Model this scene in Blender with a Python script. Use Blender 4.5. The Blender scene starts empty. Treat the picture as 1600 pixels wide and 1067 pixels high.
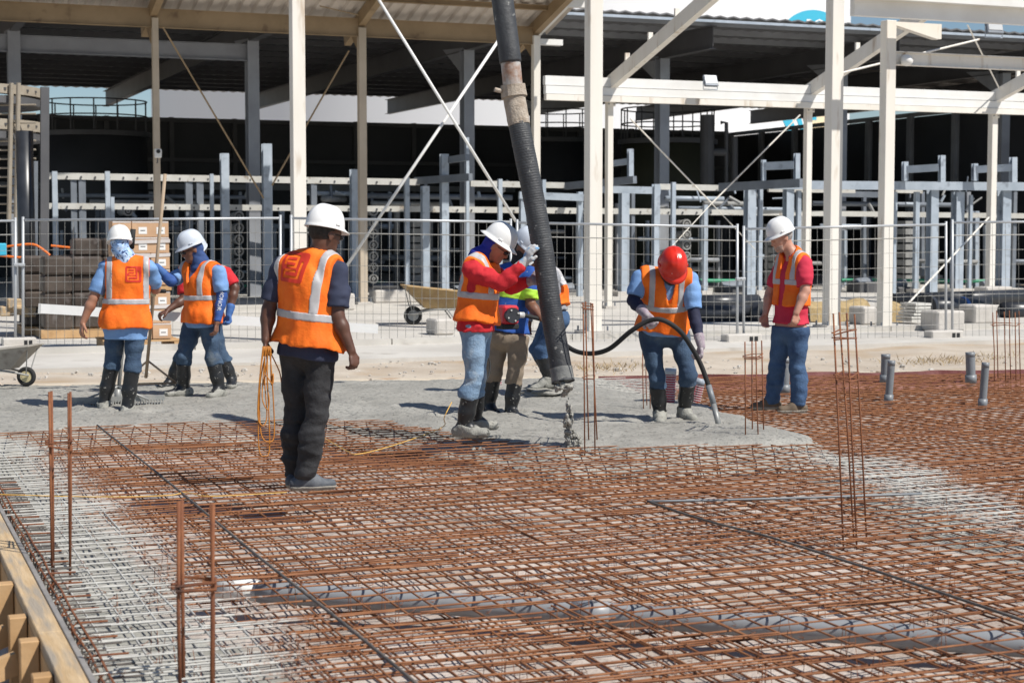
import bpy, math, random
import numpy as np
from mathutils import Vector

random.seed(7)
RNG = np.random.RandomState(11)
SC = bpy.context.scene
COL = SC.collection

# ------------------------------------------------------------------ camera, sky, sun, exposure
CAM_H = 1.69
PITCH = math.radians(3.85)
FPX = 2600.0                                   # focal length in pixels of the 1600 px wide photograph
cam_d = bpy.data.cameras.new('camera')
cam = bpy.data.objects.new('camera', cam_d)
COL.objects.link(cam)
cam.location = (0, 0, CAM_H)
cam.rotation_euler = (math.pi / 2 - PITCH, 0, 0)
cam_d.sensor_width = 36.0
cam_d.lens = FPX / 1600 * 36.0
cam_d.clip_start = 0.1
cam_d.clip_end = 3000
cam_d.dof.use_dof = True
cam_d.dof.focus_distance = 13.0
cam_d.dof.aperture_fstop = 4.5
SC.camera = cam

SUN_EL = math.radians(51)
SUN_AZ = (0.85, -0.53)                          # horizontal direction towards the sun
world = bpy.data.worlds.new('World')
SC.world = world
world.use_nodes = True
wn, wl = world.node_tree.nodes, world.node_tree.links
bg = wn['Background']
sky = wn.new('ShaderNodeTexSky')
sky.sky_type = 'NISHITA'
sky.sun_disc = False
sky.sun_elevation = SUN_EL
sky.sun_rotation = math.atan2(SUN_AZ[0], SUN_AZ[1])
sky.air_density = 1.0
sky.dust_density = 0.05
sky.ozone_density = 4.0
tcw = wn.new('ShaderNodeTexCoord')
mpw = wn.new('ShaderNodeMapping')
mpw.inputs['Scale'].default_value = (1.0, 1.0, 3.0)
nzw = wn.new('ShaderNodeTexNoise')
nzw.inputs['Scale'].default_value = 3.4
nzw.inputs['Detail'].default_value = 8
nzw.inputs['Roughness'].default_value = 0.55
crw = wn.new('ShaderNodeValToRGB')
crw.color_ramp.elements[0].position = 0.54
crw.color_ramp.elements[1].position = 0.80
mxw = wn.new('ShaderNodeMixRGB')
mxw.inputs[2].default_value = (6.0, 6.2, 6.6, 1)
wl.new(tcw.outputs['Generated'], mpw.inputs[0])
wl.new(mpw.outputs[0], nzw.inputs['Vector'])
wl.new(nzw.outputs[0], crw.inputs[0])
wl.new(crw.outputs[0], mxw.inputs[0])
wl.new(sky.outputs[0], mxw.inputs[1])
wl.new(mxw.outputs[0], bg.inputs[0])
bg.inputs[1].default_value = 0.075

sun_d = bpy.data.lights.new('sun', 'SUN')
sun_d.energy = 5.0
sun_d.angle = math.radians(0.53)
sun_d.color = (1.0, 0.955, 0.885)
sun = bpy.data.objects.new('sun', sun_d)
COL.objects.link(sun)
_n = math.hypot(*SUN_AZ)
sv = Vector((SUN_AZ[0] / _n * math.cos(SUN_EL), SUN_AZ[1] / _n * math.cos(SUN_EL), math.sin(SUN_EL)))
sun.rotation_euler = sv.to_track_quat('Z', 'Y').to_euler()
sun.location = (20, -10, 30)

vs = SC.view_settings
vs.view_transform = 'Standard'
vs.look = 'None'
vs.exposure = 0.14
vs.gamma = 1.0
vs.use_curve_mapping = False

# ------------------------------------------------------------------ layout helpers
def ray(px, py):
    xc = (px - 800.0) / FPX
    yc = -(py - 533.5) / FPX
    return np.array([xc, math.cos(PITCH) + yc * math.sin(PITCH), -math.sin(PITCH) + yc * math.cos(PITCH)])

def at(px, py, Y):
    """a point of the place that lies Y metres in front of the camera"""
    d = ray(px, py)
    return np.array([0, 0, CAM_H]) + d * (Y / d[1])

def gnd(px, py, z=0.0):
    d = ray(px, py)
    return np.array([0, 0, CAM_H]) + d * ((z - CAM_H) / d[2])

GA = math.radians(21.8)
A = np.array([-math.sin(GA), math.cos(GA), 0.0])       # the grid of the site: A runs away to the left, B to the right
B = np.array([math.cos(GA), math.sin(GA), 0.0])
UP = np.array([0, 0, 1.0])

def nrm(v):
    v = np.asarray(v, float)
    return v / (np.linalg.norm(v) + 1e-12)

# ------------------------------------------------------------------ materials
MATS = {}
def M(name, col, rough=0.6, col2=None, scale=4.0, metal=0.0, bump=0.0, bscale=60.0, detail=5.0, spec=0.5,
      lo=0.35, hi=0.65, stretch=(1, 1, 1), third=None, tscale=30.0, tlo=0.6, thi=0.7, obj=False, rot=None):
    m = bpy.data.materials.new(name)
    m.use_nodes = True
    nt = m.node_tree
    n, l = nt.nodes, nt.links
    b = n['Principled BSDF']
    b.inputs['Base Color'].default_value = (*col, 1)
    b.inputs['Roughness'].default_value = rough
    b.inputs['Metallic'].default_value = metal
    b.inputs['Specular IOR Level'].default_value = spec
    vec = None
    if col2 is not None or bump or third is not None:
        if obj:
            g = n.new('ShaderNodeTexCoord'); src = g.outputs['Object']
        else:
            g = n.new('ShaderNodeNewGeometry'); src = g.outputs['Position']
        mp = n.new('ShaderNodeMapping')
        mp.inputs['Scale'].default_value = stretch
        if rot:
            vr = n.new('ShaderNodeVectorRotate'); vr.rotation_type = 'Z_AXIS'; vr.inputs['Angle'].default_value = rot
            l.new(src, vr.inputs['Vector']); src = vr.outputs[0]
        l.new(src, mp.inputs[0])
        vec = mp.outputs[0]
    cur = None
    if col2 is not None:
        nz = n.new('ShaderNodeTexNoise')
        nz.inputs['Scale'].default_value = scale
        nz.inputs['Detail'].default_value = detail
        nz.inputs['Roughness'].default_value = 0.6
        l.new(vec, nz.inputs['Vector'])
        cr = n.new('ShaderNodeValToRGB')
        cr.color_ramp.elements[0].position = lo
        cr.color_ramp.elements[1].position = hi
        cr.color_ramp.elements[0].color = (*col, 1)
        cr.color_ramp.elements[1].color = (*col2, 1)
        l.new(nz.outputs[0], cr.inputs[0])
        cur = cr.outputs[0]
    if third is not None:
        n3 = n.new('ShaderNodeTexNoise')
        n3.inputs['Scale'].default_value = tscale
        n3.inputs['Detail'].default_value = 3
        l.new(vec, n3.inputs['Vector'])
        r3 = n.new('ShaderNodeValToRGB')
        r3.color_ramp.elements[0].position = tlo
        r3.color_ramp.elements[1].position = thi
        l.new(n3.outputs[0], r3.inputs[0])
        mx = n.new('ShaderNodeMixRGB')
        l.new(r3.outputs[0], mx.inputs[0])
        if cur is not None: l.new(cur, mx.inputs[1])
        else: mx.inputs[1].default_value = (*col, 1)
        mx.inputs[2].default_value = (*third, 1)
        cur = mx.outputs[0]
    if cur is not None:
        l.new(cur, b.inputs['Base Color'])
    if bump:
        nb = n.new('ShaderNodeTexNoise')
        nb.inputs['Scale'].default_value = bscale
        nb.inputs['Detail'].default_value = 6
        nb.inputs['Roughness'].default_value = 0.65
        l.new(vec, nb.inputs['Vector'])
        bp = n.new('ShaderNodeBump')
        bp.inputs['Strength'].default_value = bump
        bp.inputs['Distance'].default_value = 0.02
        l.new(nb.outputs[0], bp.inputs['Height'])
        l.new(bp.outputs[0], b.inputs['Normal'])
    MATS[name] = m
    return m

def attr_mix(name, base, over, attr, rough=0.75, scale=25.0, width=0.25, bump=0.0, base2=None, bs=6.0, over2=None):
    """base colour with wear: `over` wherever the point attribute (broken up by noise) is high"""
    m = bpy.data.materials.new(name)
    m.use_nodes = True
    n, l = m.node_tree.nodes, m.node_tree.links
    b = n['Principled BSDF']
    b.inputs['Roughness'].default_value = rough
    b.inputs['Specular IOR Level'].default_value = 0.3
    g = n.new('ShaderNodeNewGeometry')
    at_ = n.new('ShaderNodeAttribute'); at_.attribute_name = attr
    nz = n.new('ShaderNodeTexNoise'); nz.inputs['Scale'].default_value = scale; nz.inputs['Detail'].default_value = 6
    nz.inputs['Roughness'].default_value = 0.7
    l.new(g.outputs['Position'], nz.inputs['Vector'])
    ma = n.new('ShaderNodeMath'); ma.operation = 'ADD'
    l.new(at_.outputs['Fac'], ma.inputs[0]); l.new(nz.outputs[0], ma.inputs[1])
    mr = n.new('ShaderNodeMapRange')
    mr.inputs['From Min'].default_value = 1.0 - width / 2
    mr.inputs['From Max'].default_value = 1.0 + width / 2
    l.new(ma.outputs[0], mr.inputs[0])
    def noisecol(c1, c2, s):
        nn = n.new('ShaderNodeTexNoise'); nn.inputs['Scale'].default_value = s; nn.inputs['Detail'].default_value = 6
        l.new(g.outputs['Position'], nn.inputs['Vector'])
        r = n.new('ShaderNodeValToRGB')
        r.color_ramp.elements[0].position = 0.36; r.color_ramp.elements[1].position = 0.64
        r.color_ramp.elements[0].color = (*c1, 1); r.color_ramp.elements[1].color = (*c2, 1)
        l.new(nn.outputs[0], r.inputs[0])
        return r.outputs[0]
    mx = n.new('ShaderNodeMixRGB')
    l.new(mr.outputs[0], mx.inputs[0])
    l.new(noisecol(base, base2 or base, bs), mx.inputs[1])
    l.new(noisecol(over, over2 or over, bs * 2), mx.inputs[2])
    l.new(mx.outputs[0], b.inputs['Base Color'])
    if bump:
        nb = n.new('ShaderNodeTexNoise'); nb.inputs['Scale'].default_value = 45; nb.inputs['Detail'].default_value = 6
        l.new(g.outputs['Position'], nb.inputs['Vector'])
        bp = n.new('ShaderNodeBump'); bp.inputs['Strength'].default_value = bump; bp.inputs['Distance'].default_value = 0.02
        l.new(nb.outputs[0], bp.inputs['Height']); l.new(bp.outputs[0], b.inputs['Normal'])
    MATS[name] = m
    return m

M('sand', (0.41, 0.345, 0.272), 0.95, (0.52, 0.455, 0.375), 1.1, bump=0.5, bscale=22, third=(0.40, 0.30, 0.20), tscale=0.7, tlo=0.52, thi=0.68)
M('slab', (0.46, 0.435, 0.395), 0.9, (0.57, 0.545, 0.50), 0.8, bump=0.15, bscale=30, third=(0.36, 0.33, 0.29), tscale=1.6, tlo=0.6, thi=0.75)
M('kerb', (0.47, 0.40, 0.31), 0.9, (0.58, 0.51, 0.41), 2.0, bump=0.3, bscale=25, third=(0.36, 0.22, 0.12), tscale=2.0, tlo=0.58, thi=0.72)
M('wet_concrete', (0.29, 0.28, 0.25), 0.58, (0.38, 0.368, 0.33), 1.6, bump=0.7, bscale=42, third=(0.20, 0.195, 0.175), tscale=26, tlo=0.56, thi=0.64)
M('cream', (0.80, 0.765, 0.70), 0.55, (0.73, 0.69, 0.615), 1.3, bump=0.03, third=(0.46, 0.35, 0.24), tscale=3.4, tlo=0.60, thi=0.78, stretch=(1.6, 1.6, 0.3))
M('white_paint', (0.80, 0.80, 0.78), 0.45, (0.72, 0.71, 0.68), 1.4)
M('tan_col_shaded', (0.52, 0.44, 0.345), 0.6, (0.44, 0.37, 0.285), 1.5)  # tan tone carries the shade that falls on the canopy columns
M('tan_steel_shaded', (0.33, 0.235, 0.135), 0.6, (0.25, 0.175, 0.095), 1.5, third=(0.16, 0.10, 0.055), tscale=3.0, tlo=0.62, thi=0.75)  # browner than the paint: shade under the canopy is put into the colour
M('tan_sheet', (0.62, 0.56, 0.50), 0.6, (0.54, 0.48, 0.42), 0.8)
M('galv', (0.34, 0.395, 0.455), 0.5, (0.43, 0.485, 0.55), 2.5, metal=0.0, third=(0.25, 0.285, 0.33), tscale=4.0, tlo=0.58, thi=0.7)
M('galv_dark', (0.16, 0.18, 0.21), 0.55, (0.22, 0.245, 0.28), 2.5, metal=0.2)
M('grey_steel', (0.25, 0.26, 0.28), 0.55, (0.31, 0.325, 0.35), 1.2, metal=0.1)
M('dark_steel', (0.075, 0.075, 0.08), 0.6, (0.10, 0.10, 0.105), 1.0)
M('dark_clad_shaded', (0.030, 0.032, 0.036), 0.6, (0.042, 0.044, 0.05), 0.6)  # dark cladding, taken near black to paint in the shade inside the shed
M('roof_sheet', (0.13, 0.13, 0.135), 0.5, (0.17, 0.17, 0.175), 0.8)
M('rack_white', (0.66, 0.65, 0.61), 0.55, (0.54, 0.525, 0.48), 2.0, third=(0.35, 0.30, 0.24), tscale=5, tlo=0.62, thi=0.72)
M('shaded_cream', (0.34, 0.30, 0.24), 0.7, (0.26, 0.22, 0.17), 3)  # cream paint darkened: the shade on the platform is put into the colour
M('tank_white', (0.80, 0.81, 0.825), 0.5, (0.77, 0.78, 0.80), 0.06)
M('tank_teal', (0.05, 0.42, 0.60), 0.5)
M('tank_sand', (0.80, 0.66, 0.44), 0.5)
M('tank_olive', (0.035, 0.037, 0.022), 0.6, (0.05, 0.05, 0.03), 0.8)
M('black', (0.012, 0.012, 0.013), 0.5)
M('black_pipe', (0.02, 0.022, 0.027), 0.35, (0.035, 0.038, 0.045), 4)
M('pvc', (0.17, 0.185, 0.20), 0.45, (0.215, 0.23, 0.245), 3.0, third=(0.32, 0.315, 0.295), tscale=9, tlo=0.64, thi=0.76)
M('pvc_drain', (0.25, 0.262, 0.275), 0.4, (0.30, 0.312, 0.325), 2.0, third=(0.33, 0.33, 0.32), tscale=7, tlo=0.66, thi=0.78)
M('pvc_white', (0.72, 0.72, 0.69), 0.5)
M('wood', (0.42, 0.25, 0.11), 0.75, (0.54, 0.35, 0.18), 3.0, bump=0.15, bscale=25, stretch=(1, 1, 1), third=(0.40, 0.24, 0.11), tscale=7, tlo=0.58, thi=0.7)
M('wood_top', (0.45, 0.31, 0.165), 0.85, (0.58, 0.43, 0.26), 4.0, bump=0.35, bscale=12, third=(0.33, 0.28, 0.22), tscale=3.0, tlo=0.48, thi=0.66, stretch=(7, .7, 3), rot=-0.38)
M('ply', (0.20, 0.19, 0.18), 0.8, (0.30, 0.28, 0.26), 6)
M('rock', (0.40, 0.37, 0.33), 0.9, (0.58, 0.55, 0.50), 3, bump=0.6, bscale=15)
M('rust_bar', (0.155, 0.052, 0.024), 0.8, (0.27, 0.10, 0.038), 9.0, bump=0.3, bscale=160, third=(0.07, 0.035, 0.025), tscale=14, tlo=0.6, thi=0.72)
M('dark_bar', (0.075, 0.068, 0.062), 0.6, (0.16, 0.135, 0.115), 14, bump=0.3, bscale=150)
M('membrane', (0.17, 0.045, 0.042), 0.6, (0.30, 0.13, 0.12), 4.0, bump=0.5, bscale=12)
M('vest', (1.0, 0.215, 0.022), 0.7, (0.90, 0.145, 0.014), 6.0, spec=0.25, bump=0.25, bscale=45)
M('stripe', (0.50, 0.49, 0.49), 0.45, (0.42, 0.41, 0.42), 20, spec=0.6)
M('logo_red', (0.62, 0.035, 0.015), 0.7)
M('shirt_navy', (0.022, 0.028, 0.058), 0.85, (0.032, 0.040, 0.078), 8)
M('shirt_blue', (0.15, 0.29, 0.56), 0.85, (0.20, 0.36, 0.64), 9, bump=0.2, bscale=50)
M('shirt_red', (0.50, 0.012, 0.022), 0.85, (0.60, 0.02, 0.03), 7, bump=0.25, bscale=45)
M('polo_red', (0.52, 0.022, 0.055), 0.85, (0.60, 0.03, 0.07), 8)
M('shirt_royal', (0.012, 0.065, 0.30), 0.8, (0.016, 0.09, 0.37), 10, third=(0.45, 0.46, 0.45), tscale=30, tlo=0.68, thi=0.74)
M('lime', (0.45, 0.78, 0.06), 0.7)
M('sleeve_navy', (0.012, 0.014, 0.040), 0.8, (0.018, 0.022, 0.055), 12)
M('sleeve_blue', (0.020, 0.070, 0.26), 0.75, (0.030, 0.095, 0.32), 14)
M('sleeve_grey', (0.22, 0.23, 0.25), 0.8, (0.28, 0.29, 0.31), 14)
M('gaiter_blue', (0.022, 0.055, 0.17), 0.85, (0.035, 0.075, 0.21), 14)
M('gaiter_royal', (0.012, 0.02, 0.26), 0.85, (0.02, 0.03, 0.33), 14)
M('gaiter_print', (0.22, 0.40, 0.72), 0.85, (0.55, 0.66, 0.80), 22, third=(0.03, 0.06, 0.16), tscale=42, tlo=0.54, thi=0.6)
M('black_cloth', (0.014, 0.014, 0.016), 0.9, (0.026, 0.026, 0.028), 8)
M('trouser_black', (0.018, 0.018, 0.020), 0.85, (0.042, 0.042, 0.045), 6, bump=0.4, bscale=40)
M('trouser_khaki', (0.21, 0.165, 0.12), 0.9, (0.27, 0.215, 0.16), 6, bump=0.2, bscale=30)
M('jeans_dark', (0.028, 0.055, 0.105), 0.9, (0.062, 0.108, 0.175), 5, bump=0.5, bscale=55, third=(0.15, 0.175, 0.19), tscale=7, tlo=0.58, thi=0.78)
M('jeans_light', (0.15, 0.245, 0.37), 0.9, (0.26, 0.37, 0.50), 5, bump=0.5, bscale=55, third=(0.42, 0.48, 0.52), tscale=8, tlo=0.58, thi=0.75)
M('jeans_mid', (0.030, 0.068, 0.150), 0.9, (0.072, 0.138, 0.255), 5, bump=0.5, bscale=55)
M('skin_dark', (0.085, 0.036, 0.022), 0.5, (0.125, 0.055, 0.034), 12)
M('skin_brown', (0.17, 0.075, 0.045), 0.5, (0.23, 0.105, 0.065), 12)
M('skin_tan', (0.33, 0.155, 0.095), 0.5, (0.40, 0.20, 0.13), 12)
M('skin_fair', (0.46, 0.225, 0.155), 0.5, (0.55, 0.30, 0.215), 12)
M('hair_dark', (0.012, 0.010, 0.009), 0.8, (0.03, 0.026, 0.022), 60)
M('hair_grey', (0.16, 0.15, 0.14), 0.8, (0.42, 0.40, 0.38), 70)
M('stubble', (0.38, 0.22, 0.16), 0.7, (0.44, 0.31, 0.25), 60)
M('helmet_white', (0.82, 0.82, 0.81), 0.28, (0.77, 0.77, 0.75), 9)
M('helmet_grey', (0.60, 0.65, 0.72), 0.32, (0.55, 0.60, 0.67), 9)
M('helmet_red', (0.68, 0.028, 0.012), 0.25, (0.60, 0.024, 0.012), 9)
M('glass_dark', (0.01, 0.01, 0.012), 0.08)
M('glove_grey', (0.42, 0.38, 0.39), 0.85, (0.30, 0.24, 0.28), 30, lo=0.4, hi=0.55)
M('glove_blue', (0.03, 0.10, 0.30), 0.7, (0.05, 0.14, 0.38), 20)
M('glove_mix', (0.50, 0.50, 0.50), 0.8, (0.16, 0.34, 0.55), 16, lo=0.5, hi=0.56)
M('boot', (0.012, 0.013, 0.015), 0.42, (0.02, 0.021, 0.023), 12, third=(0.30, 0.295, 0.27), tscale=38, tlo=0.66, thi=0.70)
M('boot_caked', (0.34, 0.335, 0.30), 0.85, (0.27, 0.265, 0.235), 12, bump=0.6, bscale=40, third=(0.06, 0.06, 0.055), tscale=20, tlo=0.62, thi=0.7)
M('shoe_grey', (0.075, 0.085, 0.10), 0.7, (0.14, 0.15, 0.165), 20)
M('shoe_brown', (0.12, 0.085, 0.055), 0.8, (0.17, 0.125, 0.085), 20)
M('sole', (0.36, 0.33, 0.28), 0.8, (0.28, 0.25, 0.21), 30)
M('sole_dark', (0.10, 0.095, 0.09), 0.8)
M('cord', (0.52, 0.20, 0.022), 0.6, (0.40, 0.14, 0.015), 20)
M('string', (0.72, 0.43, 0.10), 0.6)
M('hose', (0.028, 0.030, 0.034), 0.55, (0.055, 0.058, 0.062), 5, bump=0.35, bscale=35, third=(0.30, 0.30, 0.28), tscale=20, tlo=0.66, thi=0.73)
M('hose_end', (0.10, 0.105, 0.105), 0.7, (0.24, 0.24, 0.225), 7, bump=0.4, bscale=35)
M('coupling', (0.42, 0.40, 0.38), 0.6, (0.30, 0.17, 0.11), 7, bump=0.4, bscale=30, lo=0.45, hi=0.62)
M('crust', (0.47, 0.41, 0.34), 0.95, (0.34, 0.28, 0.22), 14, bump=0.9, bscale=40)
M('red_paint', (0.55, 0.02, 0.035), 0.35)
M('red_plastic', (0.42, 0.022, 0.045), 0.5)
M('rib_grey', (0.50, 0.48, 0.48), 0.6)
M('alu', (0.66, 0.66, 0.65), 0.4, (0.58, 0.58, 0.56), 5, metal=0.3)
M('tool_wood', (0.33, 0.24, 0.16), 0.7, (0.40, 0.31, 0.22), 8)
M('tool_steel', (0.26, 0.27, 0.27), 0.5, (0.38, 0.375, 0.35), 12, metal=0.3)
M('barrow', (0.33, 0.30, 0.26), 0.8, (0.42, 0.39, 0.34), 6, third=(0.24, 0.21, 0.18), tscale=5)
M('barrow_tan', (0.42, 0.29, 0.13), 0.7, (0.34, 0.22, 0.10), 6)
M('rubber', (0.02, 0.02, 0.02), 0.8)
M('rim_yellow', (0.62, 0.54, 0.32), 0.7)
M('carton', (0.47, 0.29, 0.17), 0.85, (0.54, 0.35, 0.215), 3)
M('carton_dark_shaded', (0.045, 0.034, 0.028), 0.35, (0.10, 0.08, 0.066), 3, third=(0.17, 0.15, 0.14), tscale=5, tlo=0.6, thi=0.75, bump=0.4, bscale=10)  # dark plastic wrap, with the canopy's shade added to the colour
M('wrap', (0.62, 0.58, 0.56), 0.25, (0.52, 0.48, 0.46), 3)
M('paper', (0.74, 0.73, 0.71), 0.7)
M('ink', (0.06, 0.06, 0.07), 0.8)
M('fence_steel', (0.42, 0.44, 0.46), 0.45, (0.50, 0.515, 0.53), 3, metal=0.4)
M('fence_wire', (0.33, 0.325, 0.305), 0.5, (0.27, 0.265, 0.25), 4, metal=0.3)
M('block', (0.48, 0.45, 0.41), 0.95, (0.56, 0.53, 0.49), 4, bump=0.4, bscale=25)
M('straw', (0.35, 0.25, 0.12), 1.0, (0.46, 0.35, 0.19), 14, bump=1.0, bscale=40)
M('green', (0.03, 0.30, 0.16), 0.5)
M('orange_strap', (0.75, 0.17, 0.02), 0.7)
M('vessel', (0.36, 0.36, 0.35), 0.5, (0.27, 0.27, 0.265), 6)
M('lamp_glass', (0.55, 0.57, 0.58), 0.2)
M('white_letters', (0.80, 0.80, 0.80), 0.6)
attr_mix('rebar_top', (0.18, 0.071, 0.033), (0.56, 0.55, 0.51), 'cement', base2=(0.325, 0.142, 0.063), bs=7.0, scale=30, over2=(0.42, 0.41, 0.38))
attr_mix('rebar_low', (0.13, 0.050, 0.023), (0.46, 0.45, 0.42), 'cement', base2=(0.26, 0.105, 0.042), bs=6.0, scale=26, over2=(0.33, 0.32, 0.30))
attr_mix('pit_floor', (0.37, 0.31, 0.265), (0.27, 0.265, 0.235), 'cement', base2=(0.54, 0.475, 0.425), bs=2.2, scale=6, over2=(0.40, 0.395, 0.36), bump=0.5)

# ------------------------------------------------------------------ mesh helpers
ORG = {}
def mk(name, v, f, mat, parent=None, smooth=False, label=None, cat=None, group=None, kind=None, attrs=None, base=None):
    v = np.asarray(v, np.float64).reshape(-1, 3)
    if parent is not None:
        o0 = ORG[parent.name]
    elif base is not None:
        o0 = np.asarray(base, float)
    else:
        lo, hi = v.min(0), v.max(0)
        o0 = np.array([(lo[0] + hi[0]) / 2, (lo[1] + hi[1]) / 2, lo[2]])
    me = bpy.data.meshes.new(name)
    if isinstance(f, np.ndarray) and f.ndim == 2:
        k = f.shape[1]
        me.vertices.add(len(v))
        me.vertices.foreach_set('co', (v - o0).astype(np.float32).ravel())
        me.loops.add(f.size)
        me.loops.foreach_set('vertex_index', f.astype(np.int32).ravel())
        me.polygons.add(len(f))
        me.polygons.foreach_set('loop_start', np.arange(0, f.size, k, dtype=np.int32))
        me.update(calc_edges=True)
        me.validate()
    else:
        me.from_pydata((v - o0).tolist(), [], [list(map(int, q)) for q in f])
    if smooth:
        me.polygons.foreach_set('use_smooth', np.ones(len(me.polygons), bool))
    if attrs:
        for an, av in attrs.items():
            a_ = me.attributes.new(an, 'FLOAT', 'POINT')
            a_.data.foreach_set('value', np.asarray(av, np.float32))
    me.materials.append(MATS[mat])
    ob = bpy.data.objects.new(name, me)
    COL.objects.link(ob)
    if parent is not None:
        ob.parent = parent
    else:
        ob.location = o0
    ORG[ob.name] = o0
    tag(ob, label, cat, group, kind)
    return ob

def tag(ob, label=None, cat=None, group=None, kind=None):
    if label: ob['label'] = label
    if cat: ob['category'] = cat
    if group: ob['group'] = group
    if kind: ob['kind'] = kind
    return ob

def thing(name, base, label, cat, group=None):
    e = bpy.data.objects.new(name, None)
    e.empty_display_size = 0.2
    COL.objects.link(e)
    e.location = base
    ORG[e.name] = np.asarray(base, float)
    return tag(e, label, cat, group)

class MB:
    def __init__(s): s.v = []; s.f = []; s.n = 0
    def add(s, vf):
        v, f = vf
        v = np.asarray(v, float)
        s.v.append(v)
        s.f += [tuple(int(i) + s.n for i in q) for q in f]
        s.n += len(v)
        return s
    def build(s, name, mat, parent=None, **k):
        return mk(name, np.concatenate(s.v), s.f, mat, parent, **k)

BF = [(0, 3, 2, 1), (4, 5, 6, 7), (0, 1, 5, 4), (1, 2, 6, 5), (2, 3, 7, 6), (3, 0, 4, 7)]
def obox(c, ex, ey, ez, sx, sy, sz):
    c = np.asarray(c, float)
    ex, ey, ez = [np.asarray(e, float) for e in (ex, ey, ez)]
    v = []
    for dz in (-.5, .5):
        for dx, dy in ((-.5, -.5), (.5, -.5), (.5, .5), (-.5, .5)):
            v.append(c + ex * dx * sx + ey * dy * sy + ez * dz * sz)
    return np.array(v), BF

def gbox(c, sb, sa, sz):
    """box along the site grid, c = centre"""
    return obox(c, B, A, UP, sb, sa, sz)

def cbox(c, sb, sa, sz, ch=0.01, ex=None, ey=None, ez=None):
    """box with chamfered edges"""
    ex = B if ex is None else ex; ey = A if ey is None else ey; ez = UP if ez is None else ez
    c = np.asarray(c, float)
    hx, hy, hz = sb / 2, sa / 2, sz / 2
    v = []; idx = {}
    for sx in (-1, 1):
        for sy in (-1, 1):
            for sz_ in (-1, 1):
                for ax in range(3):
                    p = [sx * (hx - ch), sy * (hy - ch), sz_ * (hz - ch)]
                    p[ax] = (sx * hx, sy * hy, sz_ * hz)[ax]
                    idx[(sx, sy, sz_, ax)] = len(v)
                    v.append(c + ex * p[0] + ey * p[1] + ez * p[2])
    f = []
    for s in (-1, 1):
        q = [idx[(s, a_, b_, 0)] for a_, b_ in ((-1, -1), (1, -1), (1, 1), (-1, 1))]; f.append(q if s > 0 else q[::-1])
        q = [idx[(a_, s, b_, 1)] for a_, b_ in ((-1, -1), (-1, 1), (1, 1), (1, -1))]; f.append(q if s > 0 else q[::-1])
        q = [idx[(a_, b_, s, 2)] for a_, b_ in ((-1, -1), (1, -1), (1, 1), (-1, 1))]; f.append(q if s > 0 else q[::-1])
    for s1 in (-1, 1):
        for s2 in (-1, 1):
            f.append([idx[(s1, s2, -1, 0)], idx[(s1, s2, 1, 0)], idx[(s1, s2, 1, 1)], idx[(s1, s2, -1, 1)]])
            f.append([idx[(s1, -1, s2, 0)], idx[(s1, 1, s2, 0)], idx[(s1, 1, s2, 2)], idx[(s1, -1, s2, 2)]])
            f.append([idx[(-1, s1, s2, 1)], idx[(1, s1, s2, 1)], idx[(1, s1, s2, 2)], idx[(-1, s1, s2, 2)]])
            for s3 in (-1, 1):
                f.append([idx[(s1, s2, s3, k)] for k in range(3)])
    return np.array(v), f

def bar(p0, p1, w, h, up=UP):
    """rectangular bar between two points; h along `up`"""
    p0, p1 = np.asarray(p0, float), np.asarray(p1, float)
    d = nrm(p1 - p0)
    s = np.cross(d, up)
    if np.linalg.norm(s) < 1e-3: s = np.cross(d, B)
    s = nrm(s); u = nrm(np.cross(s, d))
    return obox((p0 + p1) / 2, s, d, u, w, np.linalg.norm(p1 - p0), h)

def prism(poly, p0, p1, ex, ey):
    """closed profile `poly` (x,y pairs in ex,ey) extruded from p0 to p1"""
    p0, p1 = np.asarray(p0, float), np.asarray(p1, float)
    n = len(poly)
    v = [p + ex * x + ey * y for p in (p0, p1) for x, y in poly]
    f = [(i, (i + 1) % n, n + (i + 1) % n, n + i) for i in range(n)]
    f += [tuple(range(n - 1, -1, -1)), tuple(range(n, 2 * n))]
    return np.array(v), f

def hsec(p0, p1, w, h, tf, tw, side, upv):
    """I-section: flanges of width w along `side`, depth h along `upv`"""
    a, b, c = w / 2, h / 2, tw / 2
    poly = [(-a, -b), (a, -b), (a, -b + tf), (c, -b + tf), (c, b - tf), (a, b - tf), (a, b), (-a, b), (-a, b - tf), (-c, b - tf), (-c, -b + tf), (-a, -b + tf)]
    return prism(poly, p0, p1, np.asarray(side, float), np.asarray(upv, float))

def tube(pts, r, n=8, cap=True, closed=False):
    pts = np.asarray(pts, float)
    m = len(pts)
    rr = np.full(m, r) if np.isscalar(r) else np.asarray(r, float)
    if closed:
        t = np.roll(pts, -1, 0) - np.roll(pts, 1, 0)
    else:
        t = np.gradient(pts, axis=0)
    t /= np.linalg.norm(t, axis=1)[:, None] + 1e-12
    u = np.cross(t[0], UP)
    if np.linalg.norm(u) < 1e-2: u = np.cross(t[0], (1, 0, 0))
    u = nrm(u)
    ang = np.arange(n) / n * 2 * math.pi
    v = []
    for i in range(m):
        u = nrm(u - t[i] * np.dot(u, t[i]))
        w = np.cross(t[i], u)
        v.append(pts[i] + rr[i] * (np.cos(ang)[:, None] * u + np.sin(ang)[:, None] * w))
    v = np.concatenate(v)
    f = []
    for i in range(m if closed else m - 1):
        j = (i + 1) % m
        for k in range(n):
            k2 = (k + 1) % n
            f.append((i * n + k, i * n + k2, j * n + k2, j * n + k))
    if cap and not closed:
        f.append(tuple(range(n - 1, -1, -1)))
        f.append(tuple((m - 1) * n + k for k in range(n)))
    return v, f

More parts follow.
